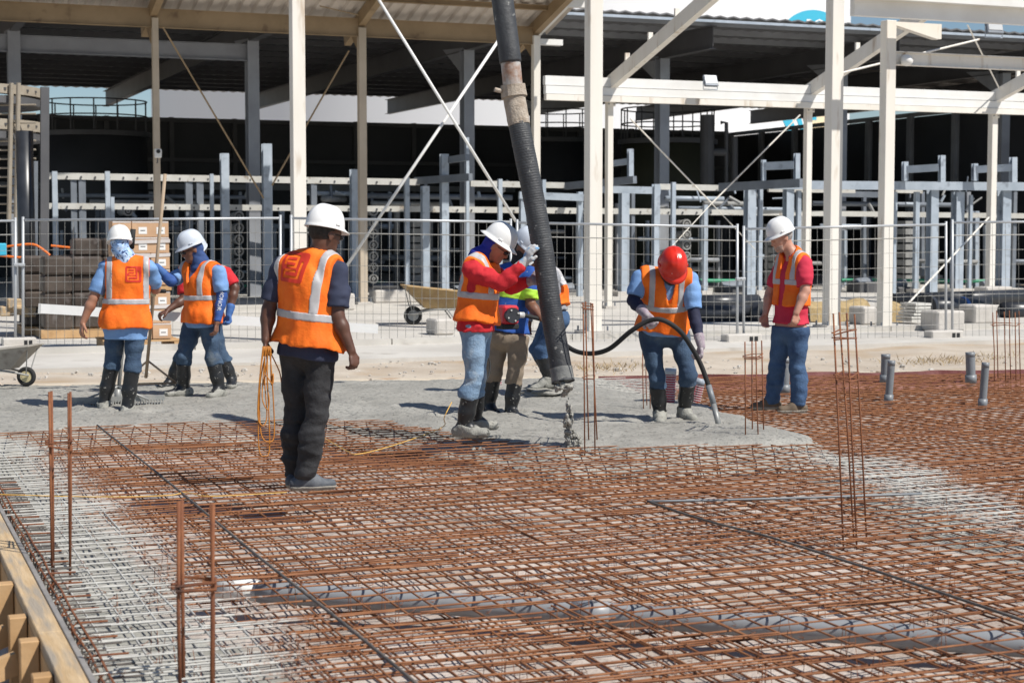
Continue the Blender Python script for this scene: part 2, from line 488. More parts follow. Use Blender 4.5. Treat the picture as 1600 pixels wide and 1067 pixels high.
def spline(pts, k=8):
    """Catmull-Rom through the points"""
    p = np.asarray(pts, float)
    p = np.vstack([2 * p[0] - p[1], p, 2 * p[-1] - p[-2]])
    out = []
    for i in range(1, len(p) - 2):
        for t in np.linspace(0, 1, k, endpoint=False):
            a, b, c, d = p[i - 1:i + 3]
            out.append(0.5 * ((2 * b) + (-a + c) * t + (2 * a - 5 * b + 4 * c - d) * t * t + (-a + 3 * b - 3 * c + d) * t ** 3))
    out.append(p[-2])
    return np.array(out)

def disc_ring(c, axis, r_out, r_in, depth, n=16):
    """a ring (flange) of given depth along axis"""
    axis = nrm(axis)
    u = nrm(np.cross(axis, UP) if abs(axis[2]) < .9 else np.cross(axis, (1, 0, 0)))
    w = np.cross(axis, u)
    v = []
    for d_, r in ((-depth / 2, r_in), (-depth / 2, r_out), (depth / 2, r_out), (depth / 2, r_in)):
        for k in range(n):
            a_ = 2 * math.pi * k / n
            v.append(np.asarray(c) + axis * d_ + r * (math.cos(a_) * u + math.sin(a_) * w))
    f = []
    for q in range(4):
        q2 = (q + 1) % 4
        for k in range(n):
            k2 = (k + 1) % n
            f.append((q * n + k, q * n + k2, q2 * n + k2, q2 * n + k))
    return np.array(v), f

def text_mesh(txt, size):
    cu = bpy.data.curves.new('t', 'FONT')
    cu.body = txt; cu.size = size; cu.align_x = 'CENTER'; cu.align_y = 'CENTER'; cu.resolution_u = 2
    o = bpy.data.objects.new('t', cu)
    COL.objects.link(o)
    dg = bpy.context.evaluated_depsgraph_get()
    dg.update()
    me = o.evaluated_get(dg).to_mesh()
    v = np.array([p.co[:] for p in me.vertices]); f = [tuple(p.vertices) for p in me.polygons]
    o.evaluated_get(dg).to_mesh_clear()
    bpy.data.objects.remove(o); bpy.data.curves.remove(cu)
    return v, f

_LAT = np.random.RandomState(3).rand(32, 32, 32).astype(np.float32) * 2 - 1
_LATF = _LAT.ravel()
def noise3(P):
    P = np.asarray(P, np.float32)
    i = np.floor(P).astype(np.int32)
    t = P - i
    t = t * t * (3 - 2 * t)
    i0 = i & 31; i1 = (i + 1) & 31
    x0, x1 = i0[..., 0] << 10, i1[..., 0] << 10
    y0, y1 = i0[..., 1] << 5, i1[..., 1] << 5
    z0, z1 = i0[..., 2], i1[..., 2]
    tx, ty, tz = t[..., 0], t[..., 1], t[..., 2]
    L = _LATF
    def mixx(yz):
        a = L.take(x0 + yz); return a + (L.take(x1 + yz) - a) * tx
    a = mixx(y0 + z0); a = a + (mixx(y1 + z0) - a) * ty
    b = mixx(y0 + z1); b = b + (mixx(y1 + z1) - b) * ty
    return a + (b - a) * tz

def poly_sd(P, poly):
    """signed distance (negative inside) of 2D points to a polygon"""
    P = np.asarray(P, float); poly = np.asarray(poly, float)
    d = np.full(len(P), 1e9); ins = np.zeros(len(P), bool)
    n = len(poly)
    for i in range(n):
        a, b = poly[i], poly[(i + 1) % n]
        e = b - a; w = P - a
        t = np.clip((w @ e) / (e @ e + 1e-12), 0, 1)
        d = np.minimum(d, np.linalg.norm(w - t[:, None] * e, axis=1))
        c = ((a[1] > P[:, 1]) != (b[1] > P[:, 1]))
        xi = (b[0] - a[0]) * (P[:, 1] - a[1]) / (b[1] - a[1] + 1e-12) + a[0]
        ins ^= c & (P[:, 0] < xi)
    return np.where(ins, -d, d)
# ------------------------------------------------------------------ ground, pit, poured concrete
def xy(p): return np.asarray(p)[:2]

K0, K1 = gnd(0, 600, 0.02), gnd(1600, 578, 0.02)
KD = nrm((K1 - K0) * np.array([1, 1, 0]))
KN = np.array([-KD[1], KD[0], 0])                       # away from the camera
def kpt(s, off=0, z=0.0):
    p = K0 + KD * s + KN * off
    return np.array([p[0], p[1], z])

mk('ground', [(-900, -60, -0.46), (900, -60, -0.46), (900, 1500, -0.46), (-900, 1500, -0.46)], [(0, 1, 2, 3)], 'sand', kind='structure')

# sandy apron beyond the pit: a gently uneven sheet
nx, ny = 150, 60
s_ = np.linspace(-18, 30, nx); t_ = np.concatenate([np.linspace(0.22, 6.5, 44), np.linspace(7.5, 120, 16)])
gv = []
for t in t_:
    for s in s_:
        w = 1 + max(0, t - 8) / 14.0
        gv.append(kpt((s - 6) * w + 6, t))
gv = np.array(gv)
hn = noise3(np.c_[gv[:, :2] * 1.3, np.zeros(len(gv))]) * 0.03 + noise3(np.c_[gv[:, :2] * 4.5, np.ones(len(gv))]) * 0.018
gv[:, 2] = -0.115 + hn * np.clip((7.5 - np.repeat(t_, nx)) / 2.0, 0, 1)
gf = np.array([(j * nx + i, j * nx + i + 1, (j + 1) * nx + i + 1, (j + 1) * nx + i) for j in range(ny - 1) for i in range(nx - 1)])
mk('apron_ground', gv, gf, 'sand', smooth=True, kind='structure')

# concrete kerb along the far side of the pit
kb = MB()
for i in range(-5, 10):
    c = kpt(i * 2.0 + 1.0, 0.11 + RNG.uniform(-.006, .006), -0.14 + RNG.uniform(-.006, .006))
    kb.add(cbox(c, 1.985, 0.24, 0.30, 0.02, KD, KN, UP))
kb.build('kerb', 'kerb', kind='structure')

# building slab: broad sheet with its front edge on the grid
SL0 = gnd(700, 557, -0.06)
def sl(b, a, z): p = SL0 + B * b + A * a; return np.array([p[0], p[1], z])
sv_, sf_ = [], []
for (b0, b1, a0, a1, zt) in ((-16, 26, 0.0, 60, -0.06),):
    q = [sl(b0, a0, zt), sl(b1, a0, zt), sl(b1, a1, zt), sl(b0, a1, zt), sl(b0, a0, zt - .3), sl(b1, a0, zt - .3)]
    sv_ += q; sf_ += [(0, 1, 2, 3), (4, 5, 1, 0)]
mk('floor_slab', np.array(sv_), sf_, 'slab', kind='structure')
st = MB()
for b in np.arange(-15, 24, 3.0):
    st.add(obox(sl(b + 1.5, 2.6, -0.02), B, A, UP, 2.98, 0.12, 0.10))
st.build('slab_upstand', 'slab', kind='structure')

# masks on the mesh where slurry has splashed (stains that lie where the pour has been)
P_LEFT = np.array([xy(gnd(*p)) for p in ((-40, 684), (60, 682), (118, 700), (130, 742), (190, 800), (235, 850), (320, 905), (400, 980), (450, 1110), (-300, 1110), (-300, 760))])
P_RIGHT = np.array([xy(gnd(*p)) for p in ((1215, 702), (1300, 700), (1400, 716), (1480, 745), (1620, 790), (1700, 850), (1600, 838), (1500, 806), (1400, 772), (1320, 740))])
P_FAR = np.array([xy(gnd(*p)) for p in ((890, 590), (1010, 587), (1040, 604), (1030, 622), (960, 622), (900, 615))])
def cement_mask(X, Y):
    P = np.c_[X, Y]
    d = np.minimum(np.minimum(poly_sd(P, P_LEFT) , poly_sd(P, P_RIGHT) + 0.10), poly_sd(P, P_FAR))
    d = d + 0.28 * noise3(np.c_[P * 1.1, np.full(len(P), 2.5)]) + 0.12 * noise3(np.c_[P * 4.0, np.full(len(P), 7.5)])
    return np.clip(0.5 - d * 1.1, 0.0, 0.95)

# pit floor
xs = np.linspace(-9, 12, 150); ys = np.linspace(3.0, 21, 130)
X, Yg = np.meshgrid(xs, ys)
fv = np.c_[X.ravel(), Yg.ravel(), np.zeros(X.size)]
fv[:, 2] = -0.215 + 0.022 * noise3(np.c_[fv[:, :2] * 1.7, np.zeros(len(fv))]) + 0.012 * noise3(np.c_[fv[:, :2] * 5, np.zeros(len(fv))])
keep = ((fv - K0) @ KN) < 0.18
nX = len(xs)
ff = np.array([(j * nX + i, j * nX + i + 1, (j + 1) * nX + i + 1, (j + 1) * nX + i) for j in range(len(ys) - 1) for i in range(nX - 1)])
ff = ff[keep[ff].all(1)]
# formwork line on the left: nothing of the pit lies beyond it
F0, F1 = gnd(11, 795, 0.03), gnd(163, 1067, 0.03)
FD = nrm((F0 - F1) * np.array([1, 1, 0])); FN = np.array([FD[1], -FD[0], 0])      # FN points into the pit
keep2 = ((fv - F0) @ FN) > -0.12
ff = ff[keep2[ff].all(1)]
mk('pit_floor', fv, ff, 'pit_floor', smooth=True, kind='structure', attrs={'cement': cement_mask(fv[:, 0], fv[:, 1])})

# poured concrete
P_CON = np.array([xy(gnd(*p)) for p in ((-160, 700), (-60, 682), (0, 676), (70, 673), (155, 664), (260, 662), (420, 656), (520, 657), (610, 661), (690, 674), (780, 690),
     (880, 701), (960, 699), (1010, 698), (1100, 694), (1160, 691), (1230, 692), (1272, 690), (1240, 677), (1185, 660), (1135, 641), (1085, 627), (1035, 620), (985, 612), (935, 604), (900, 597))])
P_CON = np.vstack([P_CON, [xy(kpt(8.2 - 1.4, -0.01)), xy(kpt(-6, -0.01))]])
hc = 0.028
xs = np.arange(-8.2, 3.6, hc); ys = np.arange(11.6, 20.0, hc)
X, Yg = np.meshgrid(xs, ys)
cp = np.c_[X.ravel(), Yg.ravel()]
sd = poly_sd(cp, P_CON) + 0.07 * noise3(np.c_[cp * 3.2, np.zeros(len(cp))]) + 0.035 * noise3(np.c_[cp * 11, np.zeros(len(cp))])
z0 = np.zeros(len(cp))
inn = np.clip(-sd, 0, 2)
out_ = np.clip(sd, 0, 1)
hgt = 0.034 * (1 - np.exp(-inn / 0.25)) - 0.020 * np.exp(-inn / 0.05) - 0.62 * out_
lump = 0.014 * noise3(np.c_[cp * 1.6, z0 + 1]) + 0.007 * noise3(np.c_[cp * 6.0, z0 + 2]) + 0.0055 * noise3(np.c_[cp * 15, z0 + 3]) + 0.005 * noise3(np.c_[cp * 33, z0 + 4])
tip = np.exp(-(((cp[:, 0] - gnd(1190, 680)[0]) / 0.9) ** 2 + ((cp[:, 1] - gnd(1190, 680)[1]) / 0.6) ** 2))
farflat = np.clip((poly_sd(cp, P_CON) * -1), 0, 1)
zc = hgt + lump * np.clip(inn * 4, 0.4, 1) + 0.03 * tip
FEET = [gnd(*p) for p in ((160, 640), (198, 646), (287, 617), (343, 620), (268, 608), (362, 606), (798, 651), (764, 640), (1031, 657), (1066, 654), (856, 604), (1124, 668), (640, 640), (560, 630), (470, 625), (700, 655), (950, 660), (240, 650), (100, 645))]
for q in FEET:
    r_ = np.hypot(cp[:, 0] - q[0], cp[:, 1] - q[1] + .04)
    zc = zc - .030 * np.exp(-(r_ / .10) ** 2) + .016 * np.exp(-((r_ - .19) / .06) ** 2)
cv = np.c_[cp, zc]
ok = sd < 0.34
nX = len(xs)
ii, jj = np.meshgrid(np.arange(nX - 1), np.arange(len(ys) - 1))
b0 = (jj * nX + ii).ravel()
cf = np.c_[b0, b0 + 1, b0 + 1 + nX, b0 + nX]
cf = cf[ok[cf].all(1)]
used = np.zeros(len(cv), bool); used[cf.ravel()] = True
rem = np.cumsum(used) - 1
ag = MB()
kk = RNG.choice(np.where((sd < -.02) & (cp[:, 1] < 16.5))[0], 1500)
for k in kk:
    c_ = cv[k]; r_ = RNG.uniform(.003, .009)
    d6 = np.array([(1, 0, 0), (0, 1, 0), (-1, 0, 0), (0, -1, 0), (0, 0, .8), (0, 0, -.8)]) * r_ * RNG.uniform(.7, 1.3, (6, 1))
    ag.add((c_ + d6, [(0, 1, 4), (1, 2, 4), (2, 3, 4), (3, 0, 4), (1, 0, 5), (2, 1, 5), (3, 2, 5), (0, 3, 5)]))
ag.build('aggregate', 'wet_concrete', kind='stuff', label='stones standing proud of the fresh concrete', cat='gravel')
CONC = mk('concrete_pour', cv[used], rem[cf], 'wet_concrete', smooth=True, kind='structure')

# red membrane turned up along the far side of the pit
ns, nt_ = 220, 6
mv = []
for j in range(nt_):
    for i in range(ns):
        s = 6.6 + i * 0.05
        z = -0.2 + 0.225 * j / (nt_ - 1)
        mv.append(kpt(s, -0.05 - 0.03 * noise3(np.array([[s * 6, z * 12, 0.5]]))[0] - (0.10 if j == 0 else 0), z + 0.02 * noise3(np.array([[s * 3, 0.2, 4.5]]))[0] * (j == nt_ - 1)))
mf = np.array([(j * ns + i, j * ns + i + 1, (j + 1) * ns + i + 1, (j + 1) * ns + i) for j in range(nt_ - 1) for i in range(ns - 1)])
mk('membrane', np.array(mv), mf, 'membrane', smooth=True, label='crumpled dark red membrane turned up along the far edge of the pit', cat='membrane')

# ------------------------------------------------------------------ reinforcement mats
def clip_line(p, d):
    """range of t along a ground line that lies in the part of the pit in view"""
    lo, hi = -60.0, 60.0
    def half(n, c):                      # keep n.x <= c
        nonlocal lo, hi
        k = n @ d; r = c - n @ p
        if abs(k) < 1e-9:
            if r < 0: lo = 1e9
        elif k > 0: hi = min(hi, r / k)
        else: lo = max(lo, r / k)
    half(np.array([0, -1.0, 0]), -5.3)
    half(KN, KN @ K0 - 0.06)
    half(-FN, -(FN @ F0) - 0.05)
    half(np.array([1.0, -0.335, 0]), 0.35)
    half(np.array([-1.0, -0.335, 0]), 0.8)
    return lo, hi

def mat_of_bars(name, label, z, spacing, off, matname, r, seg, jit):
    root = thing(name, (0.0, 11.0, z), label, 'rebar mat')
    nb = 0
    for D, N, dz, ph in ((B, A, 0.0, off[0]), (A, B, -2 * r, off[1])):
        for k in range(-130, 170):
            q = N * (k * spacing + ph + RNG.normal(0, jit))
            q = np.array([q[0], q[1], 0])
            lo, hi = clip_line(q, D)
            if hi - lo < 0.5: continue
            ext0, ext1 = RNG.uniform(0, .05), RNG.uniform(0, .05)
            t = np.arange(lo + ext0, hi - ext1 + seg, seg); t[-1] = hi - ext1
            wob = 0.006 * np.sin(t * RNG.uniform(.35, .8) + RNG.uniform(0, 6)) + 0.003 * np.sin(t * RNG.uniform(2, 4) + RNG.uniform(0, 6))
            sl_ = RNG.normal(0, 0.0016)
            pts = q + D * t[:, None] + N * (wob + sl_ * (t - t.mean()))[:, None]
            pts[:, 2] = z + dz + 0.006 * np.sin(t * .9 + k * .05) + 0.0028 * np.sin(t * RNG.uniform(1.5, 3) + RNG.uniform(0, 6))
            rb = r * RNG.uniform(.92, 1.08); m_ = len(pts)
            an_ = np.arange(5) / 5 * 2 * math.pi
            v = (pts[:, None, :] + rb * (np.cos(an_)[None, :, None] * N + np.sin(an_)[None, :, None] * UP)).reshape(-1, 3)
            i_, k_ = np.meshgrid(np.arange(m_ - 1) * 5, np.arange(5), indexing='ij')
            k2 = (k_ + 1) % 5
            f = np.stack([i_ + k_, i_ + 5 + k_, i_ + 5 + k2, i_ + k2], -1).reshape(-1, 4)
            if D is A: f = f[:, ::-1]
            mk('bar', v, f, matname, root, smooth=True, attrs={'cement': np.repeat(cement_mask(pts[:, 0], pts[:, 1]), 5)})
            nb += 1
    print(name, nb)
    return root

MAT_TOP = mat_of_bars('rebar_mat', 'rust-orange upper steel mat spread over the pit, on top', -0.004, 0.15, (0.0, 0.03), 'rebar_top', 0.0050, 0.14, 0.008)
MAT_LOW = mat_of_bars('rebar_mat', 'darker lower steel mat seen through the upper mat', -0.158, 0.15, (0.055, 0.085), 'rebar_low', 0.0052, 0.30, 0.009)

# lap bars and offcuts lying on the upper mat, doubled along it
lap = thing('lap_bars', (0, 9, 0.0), 'short spare bars doubled up along the upper rust-orange mat', 'lap bars')
for k in range(120):
    px, py = RNG.uniform(150, 1650), 690 + 390 * RNG.rand() ** 1.3
    p = gnd(px, py, 0.0)
    if (p - F0) @ FN < 0.4: continue
    if poly_sd(p[None, :2], P_CON)[0] < 0.35: continue
    dirb = RNG.rand() < 0.72
    D = (B if dirb else A) + (A if dirb else B) * RNG.normal(0, 0.012)
    L = RNG.uniform(0.45, 1.5)
    p = p + UP * (0.006 if dirb else -0.0)
    v, f = tube([p - D * L / 2, p, p + D * L / 2], 0.0048, 5)
    mk('bar', v, f, 'rebar_top', lap, attrs={'cement': cement_mask(v[:, 0], v[:, 1])})

# tie wires and spacer legs between the two mats: tiny and beyond counting
tw = MB()
def legs(p):
    D = B if RNG.rand() < .7 else A
    w = RNG.uniform(.018, .03)
    for s in (-1, 1):
        tw.add(tube([p + D * w * s * RNG.uniform(.6, 1.5) + UP * -0.13, p + D * w * s * .5 + UP * 0.012], 0.0018, 3, cap=False))
for k in range(190):
    p = gnd(RNG.uniform(60, 1640), 700 + 370 * RNG.rand() ** 1.2, 0.0)
    if (p - F0) @ FN < 0.2 or poly_sd(p[None, :2], P_CON)[0] < 0.1: continue
    legs(p)
for k in range(900):
    px, py = RNG.uniform(0, 1640), 695 + 375 * RNG.rand() ** 1.2
    p = gnd(px, py, 0.0)
    if (p - F0) @ FN < 0.1 or poly_sd(p[None, :2], P_CON)[0] < 0.1: continue
    a_, b_ = p @ A, p @ B
    p = A * (round(a_ / .15) * .15) + B * (round((b_ - .03) / .15) * .15 + .03) + UP * 0.004
    ang = np.linspace(0, 5.2, 6)
    tw.add(tube([p + (B * math.cos(q) + A * math.sin(q)) * .011 + UP * (.002 * i - .004) for i, q in enumerate(ang)] + [p + B * RNG.normal(0, .02) + A * RNG.normal(0, .02) + UP * RNG.uniform(.008, .022)], 0.0013, 3, cap=False))
tw.build('tie_wire', 'rust_bar', None, kind='stuff', label='twisted tie wires and wire spacer legs all over the steel mats', cat='tie wire')

# two dark heavier bars and one grey tube laid over the mat
def dark_line(px_pts, z, r, name, label, mat, n=6):
    pts = spline([gnd(x, y, z) for x, y in px_pts], 6)
    v, f = tube(pts, r, n)
    return mk(name, v, f, mat, label=label, cat='bar', smooth=True)
dark_line(((152, 664), (250, 742), (400, 866), (530, 968), (660, 1075)), 0.018, 0.0075, 'edge_bar', 'dark ribbed bar running from the concrete edge down to the bottom', 'dark_bar')
dark_line(((1012, 783), (1100, 812), (1200, 838), (1330, 879), (1460, 922), (1620, 976)), 0.018, 0.0075, 'edge_bar', 'dark ribbed bar crossing the mat on the right from mid mat', 'dark_bar')
dark_line(((1012, 783), (1200, 779), (1440, 771)), 0.016, 0.008, 'grey_conduit', 'thin straight grey tube laid across the mat near mid right', 'pvc')

# grey drain pipe under the mat
pp = [gnd(405, 924, -0.082), gnd(700, 943, -0.082), gnd(1000, 963, -0.082), gnd(1300, 985, -0.082), gnd(1640, 1010, -0.082)]
dp = thing('drain_pipe', pp[2], 'long grey plastic drain pipe lying beneath the steel mats', 'pipe')
v, f = tube(spline(pp, 8), 0.054, 18); mk('pipe_run', v, f, 'pvc_drain', dp, smooth=True)
d_ = nrm(pp[1] - pp[0])
v, f = tube([gnd(925, 958, -0.082) - d_ * .09, gnd(925, 958, -0.082) + d_ * .09], 0.0585, 18); mk('pipe_coupling', v, f, 'pvc_drain', dp, smooth=True)
v, f = tube([gnd(335, 917, -0.085), gnd(407, 923, -0.085)], 0.054, 18); mk('pipe_socket', v, f, 'pvc_white', dp, smooth=True)

# yellow string lines on the mat
v, f = tube(spline([gnd(-10, 772, .02), gnd(150, 776, .02), gnd(260, 774, .02), gnd(290, 769, .02), gnd(330, 775, .025), gnd(448, 769, .03)], 6), 0.0035, 5)
mk('string_line', v, f, 'string', label='yellow string stretched over the mat left of the man in navy', cat='string')
v, f = tube(spline([gnd(506, 684, .05), gnd(545, 706, .02), gnd(562, 709, .02), gnd(620, 694, .02), gnd(690, 668, .04), at(694, 652, 13.0), at(706, 628, 13.1)], 6), 0.0035, 5)
mk('string_line', v, f, 'string', label='pale string looping over the mat to the boots of the red-sleeved man', cat='string')

# ------------------------------------------------------------------ formwork on the left
fw = thing('formwork', F1 + UP * -.3, 'timber formwork edge with stakes and braces at the lower left', 'formwork')
Fe = F1 - FD * 1.2
Ff = F0 + FD * 5.0
def fpt(s, off, z): p = F1 + FD * s + FN * off; return np.array([p[0], p[1], z])
L = np.linalg.norm(Ff - Fe)
for s0, s1 in ((-1.2, 0.82), (0.825, 4.6), (4.605, 8.0)):
    c = fpt((s0 + s1) / 2, -0.105, 0.022)
    v, f = cbox(c, 0.098, s1 - s0, 0.045, 0.004, FN, FD, UP); mk('plank', v, f, 'wood_top', fw)
    c = fpt((s0 + s1) / 2, -0.135, -0.103)
    v, f = cbox(c, 0.04, s1 - s0, 0.20, 0.004, FN, FD, UP); mk('plank', v, f, 'wood', fw)
v, f = cbox(fpt(3.4, -0.040, -0.06), 0.024, 9.2, 0.21, 0.003, FN, FD, UP); mk('ply_panel', v, f, 'ply', fw)
for i, (s, zt) in enumerate(((0.25, -0.02), (0.75, 0.015), (1.25, -0.01), (1.9, 0.02), (2.7, 0.0), (3.6, 0.01))):
    v, f = cbox(fpt(s, -0.196, -0.30 + zt / 2), 0.075, 0.075, 0.66, 0.004, FN, FD, UP); mk('stake', v, f, 'wood', fw)
for i, (s, l, zz) in enumerate(((0.30, 0.9, -0.07), (0.82, 0.9, -0.07), (1.32, 0.8, -0.07), (2.0, .8, -.08))):
    v, f = bar(fpt(s, -0.235, zz), fpt(s - 0.12, -0.235 - l, zz - 0.25), 0.045, 0.09); mk('brace', v, f, 'wood', fw)
# edge cage of dark stirrups just inside the form
ec = thing('edge_cage', fpt(2, 0.06, -.15), 'dark row of bent stirrups along the inside of the formwork', 'rebar cage')
for k in range(66):
    s = -0.6 + k * 0.095 + RNG.uniform(-.02, .02)
    o_ = RNG.uniform(-.008, .008)
    ps = [fpt(s, 0.17, -0.002), fpt(s, 0.03 + o_, 0.0), fpt(s, 0.012 + o_, -0.02), fpt(s + .01, 0.012 + o_, -0.15), fpt(s + .01, 0.10, -0.16)]
    v, f = tube(ps, 0.0048, 5); mk('stirrup', v, f, 'dark_bar' if k % 3 else 'rust_bar', ec)
for o_, z in ((0.022, -0.012), (0.045, 0.006), (0.02, -0.10)):
    v, f = tube([fpt(t, o_ + RNG.uniform(-.006, .006), z + RNG.uniform(-.005, .005)) for t in np.arange(-.6, 5.8, .4)], 0.0055, 5); mk('long_bar', v, f, 'rust_bar', ec)

def blob(c, r, seed, flat=0.8, n=10, amp=0.35):
    m = 2 * n
    th = math.pi * np.arange(n + 1) / n; ph = math.pi * np.arange(m) / n
    d = np.stack([np.sin(th)[:, None] * np.cos(ph), np.sin(th)[:, None] * np.sin(ph), np.cos(th)[:, None] * np.ones(m)], -1).reshape(-1, 3)
    k = 1 + amp * noise3(d * 1.6 + seed * 3.17) + 0.4 * amp * noise3(d * 4 + seed * 1.7)
    v = np.asarray(c) + d * (r * k)[:, None] * np.array([1, 1, flat])
    f = []
    for j in range(n):
        for i in range(m):
            i2 = (i + 1) % m
            f.append((j * m + i, (j + 1) * m + i, (j + 1) * m + i2, j * m + i2))
    return v, f
rk = ((8, 1045, .14), (-30, 960, .16), (22, 1010, .09), (-5, 900, .13), (60, 1075, .1), (-60, 1040, .2), (5, 870, .09), (-40, 860, .16), (30, 960, .07), (-15, 1085, .14))
rl = ('large pale rock beside the lowest brace', 'rock left of the middle stake', 'small rock between the lower braces', 'rock under the topmost brace', 'rock at the foot of the lowest stake', 'rock at the left edge beside the formwork', 'small rock beyond the topmost brace', 'far rock in the trench outside the formwork', 'pebble-sized rock by the middle stake', 'rock at the bottom left corner')
for i, (px, py, r) in enumerate(rk):
    p = gnd(px, py, -0.34)
    v, f = blob(p, r, i + 1, .7, 8); mk('rock', v, f, 'rock', smooth=False, label=rl[i], cat='rock', group='rocks outside the formwork')

# ------------------------------------------------------------------ starter bars standing in the mat
def starter(bars, Y, ties, label, r=0.006, name='starter_bars', mat='rust_bar', zb=-0.15):
    """bars: (px_top, py_top, px_at_mat, dy)"""
    b0 = at(bars[0][2], 600, Y); b0[2] = 0
    root = thing(name, b0, label, 'starter bars')
    tops, bots = [], []
    for xt, yt, xb, dy in bars:
        T = at(xt, yt, Y + dy)
        g = at(xb, 700, Y + dy); g = np.array([g[0], Y + dy, zb])
        mid = (T + g) / 2 + np.array([RNG.normal(0, .004), RNG.normal(0, .004), 0])
        v, f = tube([g, mid, T], r, 7); mk('bar', v, f, mat, root, smooth=True)
        tops.append(T); bots.append(g)
    for zt in ties:
        c = []
        for T, g in zip(tops, bots):
            k = (zt - g[2]) / (T[2] - g[2]); c.append(g + (T - g) * k)
        c = np.array(c); m = c.mean(0)
        order = np.argsort(np.arctan2(c[:, 1] - m[1], c[:, 0] - m[0]))
        loop = [m + (c[i] - m) * 1.0 + nrm(c[i] - m) * (r + .012) + UP * RNG.normal(0, .008) for i in order]
        loop = loop + [loop[0] + UP * 0.012, loop[0] + nrm(c[order[0]] - m) * .02 + UP * 0.014]
        v, f = tube(loop, r * .85, 6); mk('tie', v, f, mat, root)
    return root

starter([(77, 612, 78, 0), (80.5, 611, 79.5, .16), (110, 612, 105, 0), (107, 614, 106, .16)], 8.3, (0.63, 0.60), 'four rusty starter bars at the far left above the splashed mat', 0.0065)
starter([(279, 783, 277, 0), (284, 781, 282, .14), (333, 788, 325, 0), (330, 787, 328, .14)], 6.05, (0.39, 0.37), 'four thick rusty starter bars at the bottom left by the formwork', 0.0075)
starter([(911, 473, 914, 0), (915, 471, 921, .25), (926, 474, 930, 0), (923, 473, 935, .25)], 12.8, (1.10, 1.07, 0.54), 'slender rusty starter bars standing right of the hose end', 0.0055)
starter([(1302, 490, 1320, 0), (1311, 488, 1336, .3), (1323, 489, 1341, 0), (1335, 491, 1356, .3)], 9.5, (1.10, 1.06, .85, 0.82), 'tall leaning rusty starter bars on the right half of the mat', 0.0055)
starter([(1164, 534, 1165, 0), (1175, 533, 1176, .25), (1181, 533, 1186, 0), (1190, 532, 1194, .25)], 13.3, (0.67, 0.65), 'rusty starter bars between the red helmet and the man in a red polo', 0.0055)
starter([(1004, 545, 1006, 0), (1009, 540, 1012, .2), (1013, 543, 1016, 0)], 15.4, (), 'thin rusty starter bars behind the red-helmeted man', 0.005)
starter([(1551, 488, 1552, 0), (1557, 485, 1558, .3), (1569, 487, 1570, 0), (1577, 485, 1578, .3), (1586, 488, 1586, 0), (1592, 486, 1593, .3)], 18.6, (0.62,), 'cluster of rusty starter bars at the far right edge', 0.006)

# grey stub pipes standing in the mat on the right
def stub(x0, y0, x1, y1, r, Y, label, open_top=True):
    T, G_ = at(x0, y0, Y), at(x1, y1, Y)
    G_ = G_ - nrm(T - G_) * .06
    root = thing('stub_pipe', G_, label, 'pipe')
    v, f = tube([G_, T], r, 18, cap=False); mk('pipe_wall', v, f, 'pvc', root, smooth=True)
    v, f = disc_ring(T - nrm(T - G_) * .02, T - G_, r * 1.02, r * .86, .05, 18); mk('rim', v, f, 'pvc', root, smooth=True)
    v, f = disc_ring(T - nrm(T - G_) * .05, T - G_, r * .9, 0.001, .01, 18); mk('bore_shade', v, f, 'black', root)  # black disc painted in as the darkness inside the pipe
    v, f = disc_ring(G_ + nrm(T - G_) * .09, T - G_, r * 1.22, r * .9, .09, 18); mk('collar', v, f, 'pvc', root, smooth=True)
stub(1384, 554, 1383, 596, .05, 18.4, 'short wide grey stub pipe beside the leaning one')
stub(1393, 564, 1388, 628, .037, 16.4, 'leaning thin grey stub pipe with a collar, left of the two thin ones')
stub(1516, 551, 1517, 596, .052, 18.4, 'short wide grey stub pipe near the right edge')
stub(1540, 567, 1535, 635, .037, 16.0, 'thin grey stub pipe with a collar nearest the right edge')
stub(1228, 560, 1226, 612, .045, 17.2, 'grey stub pipe half hidden behind the legs of the man in a red polo')

# red ribbed tubes standing behind the red-helmeted man
def red_tube(x0, y0, x1, y1, r, Y, label, galv=True):
    T, G_ = at(x0, y0, Y), at(x1, y1, Y)
    d = nrm(T - G_); G_ = G_ - d * .12; L = np.linalg.norm(T - G_)
    root = thing('ribbed_tube', G_, label, 'tube')
    v, f = tube([G_, T], r, 16); mk('core', v, f, 'red_plastic', root, smooth=True)
    n = int(L / .026)
    for k in range(n):
        v, f = disc_ring(G_ + d * (k + .5) * (L - .05) / n, d, r * 1.12, r * .95, .008, 14); mk('rib', v, f, 'rib_grey', root)
    if galv:
        v, f = tube([T - d * .05, T + d * .01], r * 1.1, 16); mk('cap', v, f, 'galv', root, smooth=True)
red_tube(1048, 577, 1045, 645, .052, 16.2, 'red ribbed tube standing between the legs of the red-helmeted man')
red_tube(1093, 593, 1082, 640, .055, 16.4, 'red ribbed tube leaning right of the red-helmeted man')
red_tube(776, 570, 776, 596, .055, 17.6, 'red ribbed tube behind the man in khaki trousers', False)
